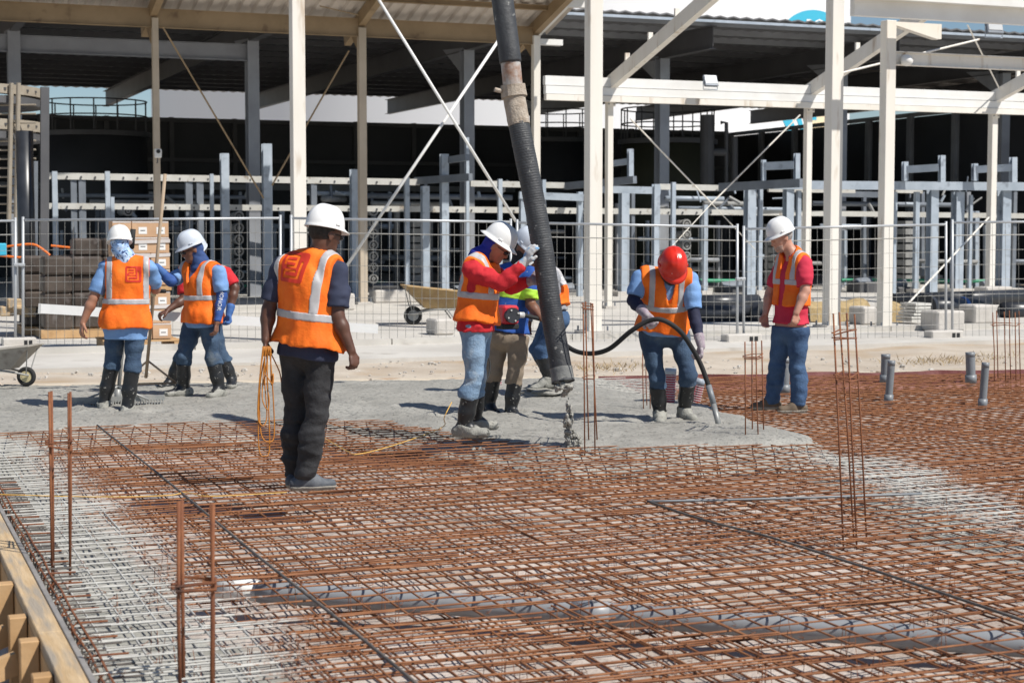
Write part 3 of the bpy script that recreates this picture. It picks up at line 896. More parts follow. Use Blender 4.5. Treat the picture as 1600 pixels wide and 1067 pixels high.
# ------------------------------------------------------------------ white tank far behind
TC = np.array([-1.0, 150.0, 0.0]); TR = 30.6
tank = thing('storage_tank', TC + UP * -.4, 'huge white storage tank far behind the sheds', 'storage tank')
n = 96
v = []; f = []
zs_ = np.arange(-.4, 30.1, 2.54)
for z in zs_:
    for k in range(n):
        a_ = 2 * math.pi * k / n
        v.append(TC + np.array([TR * math.cos(a_), TR * math.sin(a_), z]))
for j in range(len(zs_) - 1):
    for k in range(n):
        f.append((j * n + k, j * n + (k + 1) % n, (j + 1) * n + (k + 1) % n, (j + 1) * n + k))
f.append(tuple((len(zs_) - 1) * n + k for k in range(n)))
mk('shell', v, f, 'tank_white', tank, smooth=True)
def on_tank(px, py, off=0.03):
    d = ray(px, py); o = np.array([0, 0, CAM_H]) - TC
    a_ = d[0] ** 2 + d[1] ** 2; b_ = o[0] * d[0] + o[1] * d[1]; c_ = o[0] ** 2 + o[1] ** 2 - (TR + off) ** 2
    t = (-b_ - math.sqrt(max(b_ * b_ - a_ * c_, 0))) / a_
    return np.array([0, 0, CAM_H]) + d * t
def tank_patch(name, poly, mat, off, par):
    """flat print on the curved shell: polygon given on a small plane, wrapped to the shell"""
    poly = [np.array(p, float) for p in poly]
    c = np.mean(poly, 0); v = [on_tank(*c, off)]; f = []
    rings = 6
    m = len(poly)
    for k in range(1, rings + 1):
        for p in poly:
            v.append(on_tank(*(c + (p - c) * k / rings), off))
    for i in range(m):
        f.append((0, 1 + i, 1 + (i + 1) % m))
        for k in range(rings - 1):
            f.append((1 + k * m + i, 1 + (k + 1) * m + i, 1 + (k + 1) * m + (i + 1) % m, 1 + k * m + (i + 1) % m))
    return mk(name, v, f, mat, par)
em = tank_patch('emblem', [(1270 + 52 * math.cos(a_), 64 + 48 * math.sin(a_)) for a_ in np.linspace(0, 2 * math.pi, 40, endpoint=False)], 'tank_teal', .04, tank)
tv, tf = text_mesh('BON', 26)
mk('letters', [on_tank(1282 + x * .85 + .08 * y, 41 - y * 1.05, .10) for x, y, _ in tv], tf, 'white_letters', em)
tv, tf = text_mesh('E', 18)
mk('letters', [on_tank(1256 + x, 46 - y, .10) for x, y, _ in tv], tf, 'white_letters', em)
tank_patch('emblem_band', [(1203, 150), (1222, 150), (1246, 206), (1232, 206)], 'tank_teal', .04, tank)
tank_patch('emblem_band', [(1231, 150), (1242, 150), (1258, 206), (1252, 206)], 'tank_teal', .04, tank)
tank_patch('emblem_sand', [(1244, 150), (1292, 150), (1292, 206), (1262, 206)], 'tank_sand', .06, tank)
tank_patch('emblem_band', [(1260, 150), (1276, 150), (1276, 188), (1266, 188)], 'tank_teal', .08, tank)

# ------------------------------------------------------------------ grey shed: roof, columns, rear and side wall
G4 = at(1033, 400, 48.0); G4[2] = 0
def gp(b, a, z): p = G4 + B * b + A * a; return np.array([p[0], p[1], z])
shed = thing('steel_shed', gp(0, 0, -.06), 'dark open steel shed with a low corrugated roof behind the racks', 'shed')
for k in range(-4, 4):
    b = k * 5.95
    v, f = hsec(gp(b, 0, -.06), gp(b, 0, 6.55), .30, .36, .02, .014, B, A)
    mk('column', v, f, 'grey_steel', shed)
    v, f = hsec(gp(b, -3.0, 6.84), gp(b, 26, 6.94), .22, .62, .02, .014, B, UP)
    mk('rafter', v, f, 'dark_steel', shed)
    v, f = prism([(0, 0), (1.6, 0.1), (0, -.75)], gp(b - .06, .2, 6.64), gp(b + .06, .2, 6.64), A, UP)
    mk('haunch', v, f, 'grey_steel', shed)
for a in np.arange(-2.8, 26, 1.8):
    z = 6.84 + (a + 3) * .1 / 29 + .40
    v, f = obox(gp(-3, a, z), B, A, UP, 48, .07, .17); mk('purlin', v, f, 'grey_steel' if a < 1 else 'dark_steel', shed)  # purlins deeper in get darker steel, painting in the shade under the roof
v, f = hsec(gp(-17.85, 0, 6.25), gp(-11.9, 0, 6.25), .22, .42, .02, .014, A, UP); mk('tie_beam', v, f, 'grey_steel', shed)
v, f = hsec(gp(-23.8, 0, 6.25), gp(-17.85, 0, 6.25), .22, .42, .02, .014, A, UP); mk('tie_beam', v, f, 'grey_steel', shed)
# corrugated roof sheet
nb = 240
prof = []
for i in range(nb + 1):
    b = -27 + i * 0.2
    prof.append((b, 0.045 if (i % 2) else 0.0))
v = []; f = []
for a, z in ((-3.4, 7.33), (26.5, 7.43)):
    for b, dz in prof:
        v.append(gp(b, a, z + dz))
for a, z in ((-3.4, 7.29), (26.5, 7.39)):
    for b, dz in prof:
        v.append(gp(b, a, z + dz - .0))
w = nb + 1
for i in range(nb):
    f.append((i, i + 1, w + i + 1, w + i)); f.append((2 * w + i, 3 * w + i, 3 * w + i + 1, 2 * w + i + 1)); f.append((i, 2 * w + i, 2 * w + i + 1, i + 1))
mk('roof_sheet', v, f, 'roof_sheet', shed)
v, f = obox(gp(-3, -3.44, 7.21), B, A, UP, 48, .05, .07); mk('eave_trim', v, f, 'galv', shed)

# rear wall of dark panels with posts, and the side wall running towards us on the right
rw = thing('dark_wall', gp(-8, 22, -.06), 'long dark panel wall at the back of the shed', 'wall')
for k in range(18):
    b = -29.5 + k * 2.4
    v, f = obox(gp(b + 1.2, 20.5, 2.85), B, A, UP, 2.36, .10, 5.85); mk('panel', v, f, 'dark_clad_shaded', rw)
    v, f = obox(gp(b, 20.36, 2.9), B, A, UP, .16, .16, 6.0); mk('post', v, f, 'dark_steel', rw)
v, f = obox(gp(-8, 20.4, 5.80), B, A, UP, 43, .22, .16); mk('coping', v, f, 'dark_steel', rw)
v, f = obox(gp(-8, 20.2, 3.3), B, A, UP, 43, .16, .22); mk('rail', v, f, 'grey_steel', rw)
v, f = obox(gp(-8, 20.2, 4.3), B, A, UP, 43, .12, .14); mk('rail', v, f, 'dark_steel', rw)
SW0 = np.array([9.5, 71.8, 0])
sw = thing('dark_wall', SW0 - A * 12, 'dark panel wall with grey posts receding on the right', 'wall')
for k in range(0, 12):
    c = SW0 - A * (k * 2.6)
    v, f = obox(c - A * 1.3 + UP * 2.8, B, A, UP, .1, 2.56, 5.72); mk('panel', v, f, 'dark_clad_shaded', sw)
    v, f = hsec(c - B * .14 + UP * -.06, c - B * .14 + UP * 5.72, .2, .2, .02, .014, A, B); mk('post', v, f, 'grey_steel', sw)
v, f = obox(SW0 - A * 15 + UP * 5.76, B, A, UP, .2, 31, .14); mk('coping', v, f, 'grey_steel', sw)

def round_tank(px, Y, r, ztop, label, mat):
    c = at(px, 400, Y); c[2] = -.06
    root = thing('process_tank', c, label, 'tank')
    n = 40
    v, f = tube([c, c + UP * (ztop * .5), c + UP * ztop], r, n); mk('shell', v, f, mat, root, smooth=True)
    v, f = disc_ring(c + UP * (ztop - .1), UP, r + .12, r - .1, .16, n); mk('rim', v, f, 'dark_steel', root)
    for z in (ztop + .5, ztop + 1.0):
        v, f = tube([c + np.array([r * math.cos(a_), r * math.sin(a_), z]) for a_ in np.linspace(0, 2 * math.pi, 36, endpoint=False)], .025, 6, closed=True); mk('handrail', v, f, 'dark_steel', root)
    for a_ in np.linspace(0, 2 * math.pi, 14, endpoint=False):
        p = c + np.array([r * math.cos(a_), r * math.sin(a_), ztop]); v, f = tube([p, p + UP * 1.0], .025, 6); mk('baluster', v, f, 'dark_steel', root)
round_tank(1042, 56.0, 1.55, 4.75, 'olive dark round tank with a handrail behind the cream frame', 'tank_olive')
round_tank(152, 56.0, 1.7, 5.0, 'dark round tank with a handrail on the left behind the racks', 'dark_clad_shaded')
round_tank(868, 62.0, 1.5, 5.1, 'dark round tank with a handrail right of the hose', 'dark_clad_shaded')
# bent pipes and dark plant beside the olive tank
pl = thing('plant_pipes', at(1120, 465, 52), 'dark bent process pipes right of the olive tank', 'pipes')
for pts, r in ((((1105, 180), (1105, 300)), .22), (((1105, 238), (1135, 238)), .12), (((1135, 300), (1135, 192), (1126, 192)), .06), (((1148, 215), (1148, 290)), .10)):
    v, f = tube([at(x, y, 52) for x, y in pts], r, 12); mk('pipe', v, f, 'dark_steel', pl, smooth=False)

# ------------------------------------------------------------------ membrane racks between fence and shed
rack = thing('vessel_rack', at(560, 470, 42) * np.array([1, 1, 0]), 'long rack of galvanised posts and white rails under the canopies', 'rack')
def rpt(px, py, Y): return at(px, py, Y)
def rail(x0, y0, Y0, x1, y1, Y1, hpx, mat, name='rail', d=.12):
    p0, p1 = at(x0, y0, Y0), at(x1, y1, Y1)
    h = hpx * (Y0 + Y1) / 2 / FPX
    v, f = bar(p0, p1, d, h); return mk(name, v, f, mat, rack)
rail(72, 275, 41.0, 655, 285, 43.5, 10, 'rack_white'); rail(735, 287, 43.8, 885, 290, 44.4, 9, 'rack_white'); rail(1030, 292, 45, 1128, 294, 45.4, 9, 'rack_white'); rail(1200, 296, 45.4, 1335, 298, 46, 8, 'rack_white'); rail(1398, 298, 46.2, 1440, 299, 46.5, 7, 'rack_white')
rail(72, 322, 41.0, 660, 327, 43.5, 9, 'rack_white'); rail(660, 327, 43.5, 1130, 332, 45.5, 9, 'rack_white'); rail(1130, 332, 45.5, 1640, 338, 47.5, 8, 'rack_white')
# bolts along the rails
rails_px = ((72, 275, 655, 285, 41.0, 43.5), (72, 322, 660, 327, 41.0, 43.5), (660, 327, 1130, 332, 43.5, 45.5))
bl = MB()
for x0, y0, x1, y1, Y0, Y1 in rails_px:
    for k in range(int((x1 - x0) / 22)):
        t = (k + .5) / ((x1 - x0) / 22)
        bl.add(obox(at(x0 + (x1 - x0) * t, y0 + (y1 - y0) * t + 1, Y0 + (Y1 - Y0) * t - .09), B, A, UP, .035, .03, .05))
bl.build('bolt', 'dark_steel', rack, kind='stuff')
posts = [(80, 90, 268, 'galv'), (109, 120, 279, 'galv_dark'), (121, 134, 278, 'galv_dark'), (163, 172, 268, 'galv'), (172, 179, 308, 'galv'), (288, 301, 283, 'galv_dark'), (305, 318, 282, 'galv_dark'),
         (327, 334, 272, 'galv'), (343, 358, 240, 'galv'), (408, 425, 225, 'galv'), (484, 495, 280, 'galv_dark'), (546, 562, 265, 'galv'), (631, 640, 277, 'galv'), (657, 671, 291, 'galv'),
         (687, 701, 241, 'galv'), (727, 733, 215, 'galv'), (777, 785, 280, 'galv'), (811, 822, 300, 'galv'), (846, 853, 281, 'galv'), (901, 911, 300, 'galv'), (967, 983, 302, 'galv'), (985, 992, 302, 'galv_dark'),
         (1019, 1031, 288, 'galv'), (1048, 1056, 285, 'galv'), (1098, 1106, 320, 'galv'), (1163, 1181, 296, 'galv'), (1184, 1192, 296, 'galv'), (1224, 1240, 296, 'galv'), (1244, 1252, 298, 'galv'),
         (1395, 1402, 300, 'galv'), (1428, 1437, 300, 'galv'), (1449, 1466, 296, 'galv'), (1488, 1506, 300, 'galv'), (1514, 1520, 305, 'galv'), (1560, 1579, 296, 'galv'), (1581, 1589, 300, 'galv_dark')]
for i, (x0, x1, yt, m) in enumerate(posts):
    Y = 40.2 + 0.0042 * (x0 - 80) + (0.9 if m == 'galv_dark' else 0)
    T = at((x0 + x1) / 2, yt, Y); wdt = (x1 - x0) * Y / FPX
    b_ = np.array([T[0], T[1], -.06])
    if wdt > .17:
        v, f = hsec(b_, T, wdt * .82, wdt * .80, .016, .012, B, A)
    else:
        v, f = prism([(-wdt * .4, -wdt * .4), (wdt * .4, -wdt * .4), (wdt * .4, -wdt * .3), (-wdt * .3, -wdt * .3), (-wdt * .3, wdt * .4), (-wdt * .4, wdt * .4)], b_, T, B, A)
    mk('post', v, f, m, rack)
    if i % 2 == 0:
        v, f = gbox(b_ + UP * .06, wdt * 2.2, wdt * 2.2, .12); mk('base_block', v, f, 'block', rack)
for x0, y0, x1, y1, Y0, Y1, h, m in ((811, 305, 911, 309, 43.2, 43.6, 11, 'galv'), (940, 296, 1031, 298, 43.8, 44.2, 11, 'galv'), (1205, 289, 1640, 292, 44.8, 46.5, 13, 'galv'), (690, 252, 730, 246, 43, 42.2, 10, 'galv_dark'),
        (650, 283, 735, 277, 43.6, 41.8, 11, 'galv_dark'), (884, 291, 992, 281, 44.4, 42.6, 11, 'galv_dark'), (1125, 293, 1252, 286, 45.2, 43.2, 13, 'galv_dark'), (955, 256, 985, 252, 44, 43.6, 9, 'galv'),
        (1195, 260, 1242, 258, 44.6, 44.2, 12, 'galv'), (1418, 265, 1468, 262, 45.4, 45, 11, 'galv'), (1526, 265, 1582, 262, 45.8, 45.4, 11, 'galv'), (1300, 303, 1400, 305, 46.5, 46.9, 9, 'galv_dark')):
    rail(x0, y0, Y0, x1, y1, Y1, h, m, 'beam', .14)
for x0, x1, y0, y1, Y in ((980, 990, 233, 285, 43.4), (1189, 1197, 250, 283, 44.6), (1240, 1250, 240, 285, 44.2), (1409, 1419, 253, 283, 45.4), (1466, 1477, 243, 285, 45.0), (1518, 1528, 256, 283, 45.8), (1577, 1589, 246, 285, 45.4)):
    p0, p1 = at((x0 + x1) / 2, y1, Y), at((x0 + x1) / 2, y0, Y); w_ = (x1 - x0) * Y / FPX
    v, f = hsec(p0, p1, w_ * .8, w_ * .7, .015, .012, B, A); mk('short_post', v, f, 'galv', rack)
# pressure vessel ends stacked in columns
for (px, y0, y1, step, Y) in ((373, 338, 462, 18.2, 45.5), (583, 330, 452, 17.6, 46), (200, 330, 470, 18.2, 45), (1072, 350, 462, 16.8, 48)):
    y = y0
    col_name = {373: 'left of the man in navy', 583: 'right of the man in navy', 200: 'behind the cartons', 730: 'behind the red-sleeved man', 1072: 'behind the red-helmeted man', 1330: 'between the right-hand cream columns', 148: 'above the dark pallets'}[px]
    nth = 0
    while y < y1:
        c = at(px, y, Y)
        ordn = ('topmost', 'second from top', 'third from top', 'fourth from top', 'fifth from top', 'sixth from top', 'seventh from top', 'lowest')[min(nth, 7)]; nth += 1
        root = thing('pressure_vessel', c - A * 0.2, 'round vessel end, ' + ordn + ' of the stack ' + col_name, 'pressure vessel', 'pressure vessel ends ' + col_name)
        v, f = disc_ring(c, A, .135, .095, .12, 16); mk('end_ring', v, f, 'vessel', root, smooth=False)
        v, f = tube([c + A * .04, c + A * 1.2], .115, 14); mk('barrel', v, f, 'vessel', root, smooth=True)
        v, f = disc_ring(c - A * .01, A, .055, .02, .1, 12); mk('port', v, f, 'vessel', root)
        v, f = disc_ring(c + A * .02, A, .098, .001, .02, 14); mk('end_plate', v, f, 'dark_steel', root)
        y += step
# stacks of dark vessel racks on the right, clutter low down
for px0, px1, y0, y1, Y, label in ((1200, 1215, 350, 462, 48, 'dark ribbed module stack behind the man in a red polo'), (1405, 1432, 345, 460, 49, 'grey ribbed module stack between the right columns'), (640, 655, 345, 460, 48, 'grey ribbed module stack behind the tan wheelbarrow')):
    root = thing('module_stack', at((px0 + px1) / 2, y1, Y), label, 'module stack')
    k = y0
    while k < y1:
        v, f = gbox(at((px0 + px1) / 2, k + 5, Y), (px1 - px0) * Y / FPX, .5, .17); mk('module', v, f, 'vessel', root)
        k += 12
gh = thing('green_rail', at(1100, 440, 47), 'thin green pipe running low behind the racks', 'pipe')
for x0, x1, y in ((560, 605, 441), (1048, 1170, 438), (1315, 1540, 438), (380, 420, 447)):
    v, f = tube([at(x0, y, 47), at(x1, y + 1, 47.6)], .05, 8); mk('pipe_length', v, f, 'green', gh)
fl = thing('floor_clutter', at(1100, 455, 47.5), 'low dark pump skids standing along the foot of the racks', 'pump skids')
for x0, x1, y0, y1 in ((560, 620, 446, 478), (1055, 1100, 445, 470), (1120, 1165, 448, 470), (1330, 1365, 440, 468), (1380, 1420, 448, 468), (1530, 1555, 448, 468), (330, 400, 452, 490), (700, 760, 450, 480), (860, 900, 452, 475)):
    c = at((x0 + x1) / 2, (y0 + y1) / 2, 46.5); w_ = (x1 - x0) * 46.5 / FPX
    v, f = cbox(c, w_, .7, (y1 - y0) * 46.5 / FPX, .04); mk('skid', v, f, 'dark_steel', fl)
    v, f = tube([c + UP * .2 - B * w_ * .4, c + UP * .25 + B * w_ * .4], .14, 10); mk('pump', v, f, 'galv_dark', fl)

# upper pipework behind the rails
pw = thing('pipe_bundle', at(600, 300, 47.5) * np.array([1, 1, 0]), 'horizontal pipes and trays between the two white rails', 'pipes')
for x0, x1, y, r, m in ((480, 560, 302, .07, 'galv'), (505, 538, 311, .09, 'vessel'), (90, 420, 305, .06, 'galv_dark'), (565, 800, 306, .08, 'galv_dark'), (580, 700, 318, .07, 'vessel'), (1040, 1130, 310, .07, 'galv'), (1100, 1170, 318, .07, 'vessel'), (140, 330, 315, .06, 'vessel'), (1270, 1500, 318, .07, 'galv_dark'), (1060, 1240, 325, .05, 'galv')):
    v, f = tube([at(x0, y, 46.5), at(x1, y + (x1 - x0) * .012, 47.5)], r, 10); mk('pipe', v, f, m, pw, smooth=True)
for k in range(46):
    px = RNG.choice([RNG.uniform(90, 800), RNG.uniform(1040, 1590)])
    p = at(px, RNG.uniform(296, 326), 46.8)
    d = nrm(np.array([RNG.normal(), .1, RNG.normal()]))
    v, f = tube([p, p + d * RNG.uniform(.15, .5)], RNG.uniform(.02, .05), 8); mk('fitting', v, f, ['vessel', 'galv', 'galv_dark'][k % 3], pw)
for k in range(58):
    px = [RNG.uniform(85, 455), RNG.uniform(485, 905), RNG.uniform(960, 1600)][k % 3]; Y_ = RNG.uniform(47.5, 51)
    yt = RNG.choice([300, 318, 345, 352, 360]); yb = 466 if k % 2 else RNG.uniform(400, 466)
    v, f = bar(at(px, yb, Y_), at(px, yt, Y_), RNG.uniform(.06, .16), RNG.uniform(.06, .14), up=B); mk('upright', v, f, ['galv', 'grey_steel', 'galv_dark', 'vessel'][k % 4], pw)
for k in range(40):
    px = [RNG.uniform(85, 420), RNG.uniform(485, 860), RNG.uniform(960, 1560)][k % 3]; Y_ = RNG.uniform(47.5, 50.5); y = RNG.uniform(345, 462); L_ = RNG.uniform(25, 110)
    v, f = tube([at(px, y, Y_), at(px + L_, y + L_ * .012, Y_ + L_ * .006)], RNG.uniform(.03, .09), 8); mk('pipe', v, f, ['galv', 'grey_steel', 'vessel', 'galv_dark', 'black_pipe'][k % 5], pw, smooth=True)
for px in (1098, 1310, 1250, 1525, 620, 440, 530):
    v, f = hsec(at(px, 470, 48.5), at(px, 330, 48.5), .14, .14, .015, .012, B, A); mk('stand', v, f, 'vessel' if px in (620, 1250) else 'galv', pw)

# ------------------------------------------------------------------ cream portal frame
CB2 = gnd(927, 525, -.06)
cf_ = thing('portal_frame', CB2, 'cream painted steel portal frame, bare of roof, on the right', 'steel frame')
def ccol(px, Y, w, ztop, par, mat='cream', z0=-.06, name='column', d=None):
    T = at(px, 400, Y)
    b_ = np.array([T[0], T[1], z0])
    v, f = cbox(b_ + UP * (ztop - z0) / 2, w, d or w, ztop - z0, .008); mk(name, v, f, mat, par)
    v, f = gbox(b_ + UP * .03, w * 2.0, (d or w) * 2.0, .05); bpl = mk('base_plate', v, f, 'block', par)
    for q1 in (-1, 1):
        for q2 in (-1, 1):
            v, f = tube([b_ + B * q1 * w * .8 + A * q2 * w * .8 + UP * .05, b_ + B * q1 * w * .8 + A * q2 * w * .8 + UP * .13], .016, 8); mk('bolt', v, f, 'galv_dark', bpl)
    return b_
for px, Y, w in ((467, 26.1, .205), (926.5, 28.0, .235), (1300, 29.6, .238)):
    ccol(px, Y, w, 8.6, cf_)
c8 = ccol(951, 37.0, .135, 5.0, cf_, d=.16)
c9 = ccol(1260, 38.9, .15, 5.0, cf_, d=.16)
c10 = ccol(1547.5, 40.8, .165, 5.0, cf_, d=.18)
for c in (c8, c9, c10):
    p0 = c + UP * 4.86 + A * .25; p1 = c - A * 8.1 + UP * (4.86 + 8.3 * .29)
    v, f = bar(p0, p1, .15, .30); mk('rafter', v, f, 'cream', cf_)
    v, f = gbox(c + UP * 4.62 - A * .10, .20, .03, .34); jp = mk('joint_plate', v, f, 'cream', cf_)
    for q1 in (-1, 1):
        for q2 in (-.12, 0, .12):
            v, f = tube([c + UP * (4.62 + q2) - A * .11 + B * .065 * q1, c + UP * (4.62 + q2) - A * .14 + B * .065 * q1], .016, 6); mk('bolt', v, f, 'galv_dark', jp)
    for t in (.9, 2.0, 3.2, 4.4, 5.6):
        q = c - A * t + UP * (4.86 + (t + .25) * .29 + .15)
        v, f = obox(q + UP * .08, B, A, UP, .10, .06, .22); mk('purlin_cleat', v, f, 'cream', cf_)
e0 = c8 - B * 1.62; e1 = c10 + B * 4
for zc, h, off in ((4.70, .17, 0), (4.90, .20, -.03), (4.54, .13, .03)):
    v, f = obox((e0 + e1) / 2 + UP * (zc + .06) - A * (.16 + off), B, A, UP, np.linalg.norm(e1 - e0), .14, h); mk('eave_beam', v, f, 'white_paint' if h > .15 else 'cream', cf_)
# X bracing rods between the front columns and thin rods behind
rods = thing('bracing_rods', at(690, 190, 33), 'long white crossed bracing rods above the red-sleeved man', 'bracing')
for a0, a1, r, m in (((588, -6, 30), (806, 346, 31), .028, 'white_paint'), ((780, 62, 31), (540, 418, 30), .028, 'white_paint')):
    v, f = tube([at(*a0), at(*a1)], r, 8); mk('rod', v, f, m, rods, smooth=True)
r2 = thing('bracing_rods', at(1100, 300, 39), 'thin cream bracing rods behind the red-helmeted man', 'bracing')
for a0, a1, r in (((985, 186, 38), (1112, 318, 39), .018), ((1112, 318, 39), (1250, 180, 40), .018), ((1112, 318, 39), (1050, 385, 38), .010), ((1112, 318, 39), (1180, 390, 40), .010), ((1296, 119, 31.5), (1530, 62, 34), .022), ((1512, 40, 34), (1562, 140, 40.6), .018), ((1395, 500, 33), (1545, 340, 40), .02)):
    v, f = tube([at(*a0), at(*a1)], r, 6); mk('rod', v, f, 'cream', r2)
r3 = thing('bracing_rods', at(320, 200, 38), 'thin tan bracing rods beneath the tan canopy', 'bracing')
for a0, a1, r in (((254, 42, 37), (412, 310, 39), .02), ((545, 80, 38.5), (425, 290, 37.5), .02), ((500, 10, 37), (560, 24, 38), .014)):
    v, f = tube([at(*a0), at(*a1)], r, 6); mk('rod', v, f, 'tan_steel_shaded', r3)

# ------------------------------------------------------------------ right-hand canopy corner
rc = thing('eave_canopy', gnd(1383, 519, -.06), 'white canopy corner on a single cream column at the upper right', 'canopy')
c4 = ccol(1383, 29.2, .20, 5.30, rc)
v, f = prism([(0, .20), (.85, .0), (.95, .0), (.95, .26), (0, .26)], c4 + UP * 5.08 - A * .08 + B * .1, c4 + UP * 5.08 + A * .08 + B * .1, B, UP); mk('haunch', v, f, 'cream', rc)
v, f = obox(c4 + UP * 5.48 + B * 6.0 - A * .55, B, A, UP, 14.2, .14, .30); mk('fascia', v, f, 'white_paint', rc)
v, f = obox(c4 + UP * 5.68 + B * 6.0 - A * .70, B, A, UP, 15.2, .22, .16); mk('gutter', v, f, 'white_paint', rc)
v, f = hsec(c4 + UP * 4.72 + B * .1, c4 + UP * 4.72 + B * 13, .10, .24, .02, .014, A, UP); mk('rail_beam', v, f, 'cream', rc)
v, f = blob(c4 + UP * 4.68 + B * .30 - A * .12, .11, 5, .9, 8, .1); mk('junction_box', v, f, 'white_paint', rc, smooth=True)

# ------------------------------------------------------------------ tan canopy at the upper left
tc = thing('tan_canopy', at(567, 470, 39) * np.array([1, 1, 0]) + UP * -.06, 'tan steel canopy with a ribbed sheet roof at the upper left', 'canopy')
T6 = at(567, 400, 39.0)
def tp(b, a, z): p = T6 + B * b + A * a; return np.array([p[0], p[1], z])
for px, Y, wpx in ((247, 37.2, 13), (567, 39.0, 16), (837, 40.6, 15)):
    ccol(px, Y, wpx * Y / FPX * .75, 6.35, tc, 'tan_col_shaded' if px < 800 else 'cream')  # shaded columns take the tan copy, the partly lit one stays cream
BCOL = [-9.6, -4.79, 0.0, 4.38]
for b in BCOL:
    v, f = bar(tp(b, 1.2, 6.20), tp(b, -4.5, 6.20 + 5.7 * .28), .16, .30); mk('rafter', v, f, 'tan_steel_shaded', tc)
    v, f = prism([(0, 0), (-.7, -.05), (0, -.55)], tp(b - .05, .1, 6.35), tp(b + .05, .1, 6.35), -A, UP); mk('haunch', v, f, 'tan_steel_shaded', tc)
for a, h, dz in ((0.0, .42, .10), (-.9, .12, .40), (-2.0, .14, .40), (-3.2, .14, .40)):
    z = 6.25 - a * .28
    v, f = hsec(tp(-14, a, z + dz), tp(4.45, a, z + dz), .12, h, .016, .012, A, UP); mk('purlin', v, f, 'tan_steel_shaded', tc)
v = []; f = []
nbp = 0
prof = []
b = -14.0
while b < 4.75:
    prof += [(b, 0), (b + .16, 0), (b + .20, .07), (b + .30, .07), (b + .34, 0)]; b += .34
for a in (.9, -4.6):
    for b, dz in prof: v.append(tp(b, a, 6.25 - a * .28 + .50 + dz))
w = len(prof)
for i in range(w - 1): f.append((i, w + i, w + i + 1, i + 1))
mk('roof_sheet', v, f, 'tan_sheet', tc)
v, f = bar(tp(4.8, .9, 6.55), tp(4.8, -4.6, 6.55 + 5.5 * .28), .10, .22); mk('verge_trim', v, f, 'white_paint', tc)
v, f = bar(tp(4.4, .35, 6.25), tp(5.2, .35, 6.25), .22, .14); mk('gutter_end', v, f, 'white_paint', tc)
v, f = bar(tp(4.4, -1.6, 6.95), tp(5.4, -1.6, 6.95), .16, .20); mk('gutter_end', v, f, 'white_paint', tc)

# security camera on the tan column
q = at(246, 240, 36.9)
sc_ = thing('security_camera', q, 'small white security camera on the leftmost tan column', 'camera')
v, f = cbox(q - A * .06, .16, .10, .20, .02); mk('housing', v, f, 'white_paint', sc_)
v, f = tube([q - A * .10 + UP * .04, q - A * .125 + UP * .04], .045, 12); mk('lens', v, f, 'black', sc_)
v, f = tube([q + UP * -.1, q + UP * -.2, q + A * .1 + UP * -.2], .015, 6); mk('bracket', v, f, 'dark_steel', sc_)

def floodlight(px, py, Y, s, tilt, label):
    c = at(px, py, Y)
    root = thing('floodlight', c - UP * .2, label, 'floodlight')
    fwd = nrm(-A + UP * tilt); upv = nrm(np.cross(B, fwd)) * -1
    v, f = cbox(c, s, s * .22, s * .8, .015, B, fwd, upv); mk('housing', v, f, 'galv_dark', root)
    v, f = obox(c + fwd * s * .115 + upv * s * .06, B, fwd, upv, s * .84, .012, s * .56); mk('lens', v, f, 'lamp_glass', root)
    v, f = tube([c + B * s * .52, c + B * s * .52 - UP * s * .55, c - B * s * .52 - UP * s * .55, c - B * s * .52], .012, 6); mk('bracket', v, f, 'galv', root)
floodlight(1110, 127, 37.2, .34, .45, 'small square floodlight on the long cream eave beam')
floodlight(1553, 42, 30.5, .36, .25, 'small square floodlight at the upper right corner')

# ------------------------------------------------------------------ left edge: platform, ladder, pipe
lp = thing('tank_platform', at(20, 500, 31) * np.array([1, 1, 0]), 'curved cream platform with ladder and thick black pipe at the left edge', 'platform')
pc = at(-85, 300, 33.5)
for z, hh in ((4.40, .18), (3.72, .20)):
    v, f = disc_ring(np.array([pc[0], pc[1], z]), UP, 1.95, 1.75, hh, 48); mk('ring_band', v, f, 'shaded_cream', lp, smooth=False)
    v, f = disc_ring(np.array([pc[0], pc[1], z - .2]), UP, 1.92, 1.6, .14, 48); mk('ring_plate', v, f, 'dark_steel', lp)
for k in range(60):
    a_ = -math.pi * k / 60
    for z in (4.40, 3.72):
        v, f = obox(np.array([pc[0] + 1.955 * math.cos(a_), pc[1] + 1.955 * math.sin(a_), z]), (1, 0, 0), (0, 1, 0), UP, .04, .04, .04)
        if k % 3 == 0: mk('bolt', v, f, 'dark_steel', lp)
for dx in (0, .5):
    v, f = tube([at(14 + dx * 22, 345, 32.4), at(18 + dx * 22, 130, 32.4)], .045, 8); mk('ladder_stile', v, f, 'shaded_cream', lp)
for y in range(165, 340, 14):
    v, f = tube([at(-6, y, 32.5), at(56, y - 1, 32.5)], .02, 6); mk('rung', v, f, 'shaded_cream', lp)
v, f = tube([at(44, 505, 31.2), at(38, 205, 31.2)], .16, 18); mk('pipe', v, f, 'black_pipe', lp, smooth=True)
v, f = bar(at(69, 500, 31.0), at(70, 137, 31.0), .15, .15, up=B); mk('post', v, f, 'dark_steel', lp)
v, f = bar(at(56, 500, 31.4), at(56, 252, 31.4), .07, .07, up=B); mk('post', v, f, 'galv_dark', lp)
sp = thing('orange_strap', at(70, 400, 29.5), 'slack orange straps tied across the dark posts at the left', 'strap')
for pts in (((-5, 388), (22, 384), (52, 382), (70, 392), (78, 399)), ((-5, 399), (40, 403), (60, 402), (80, 403)), ((80, 384), (100, 386), (118, 388))):
    v, f = tube(spline([at(x, y, 29.6) for x, y in pts], 5), .022, 5); mk('strap_length', v, f, 'orange_strap', sp)
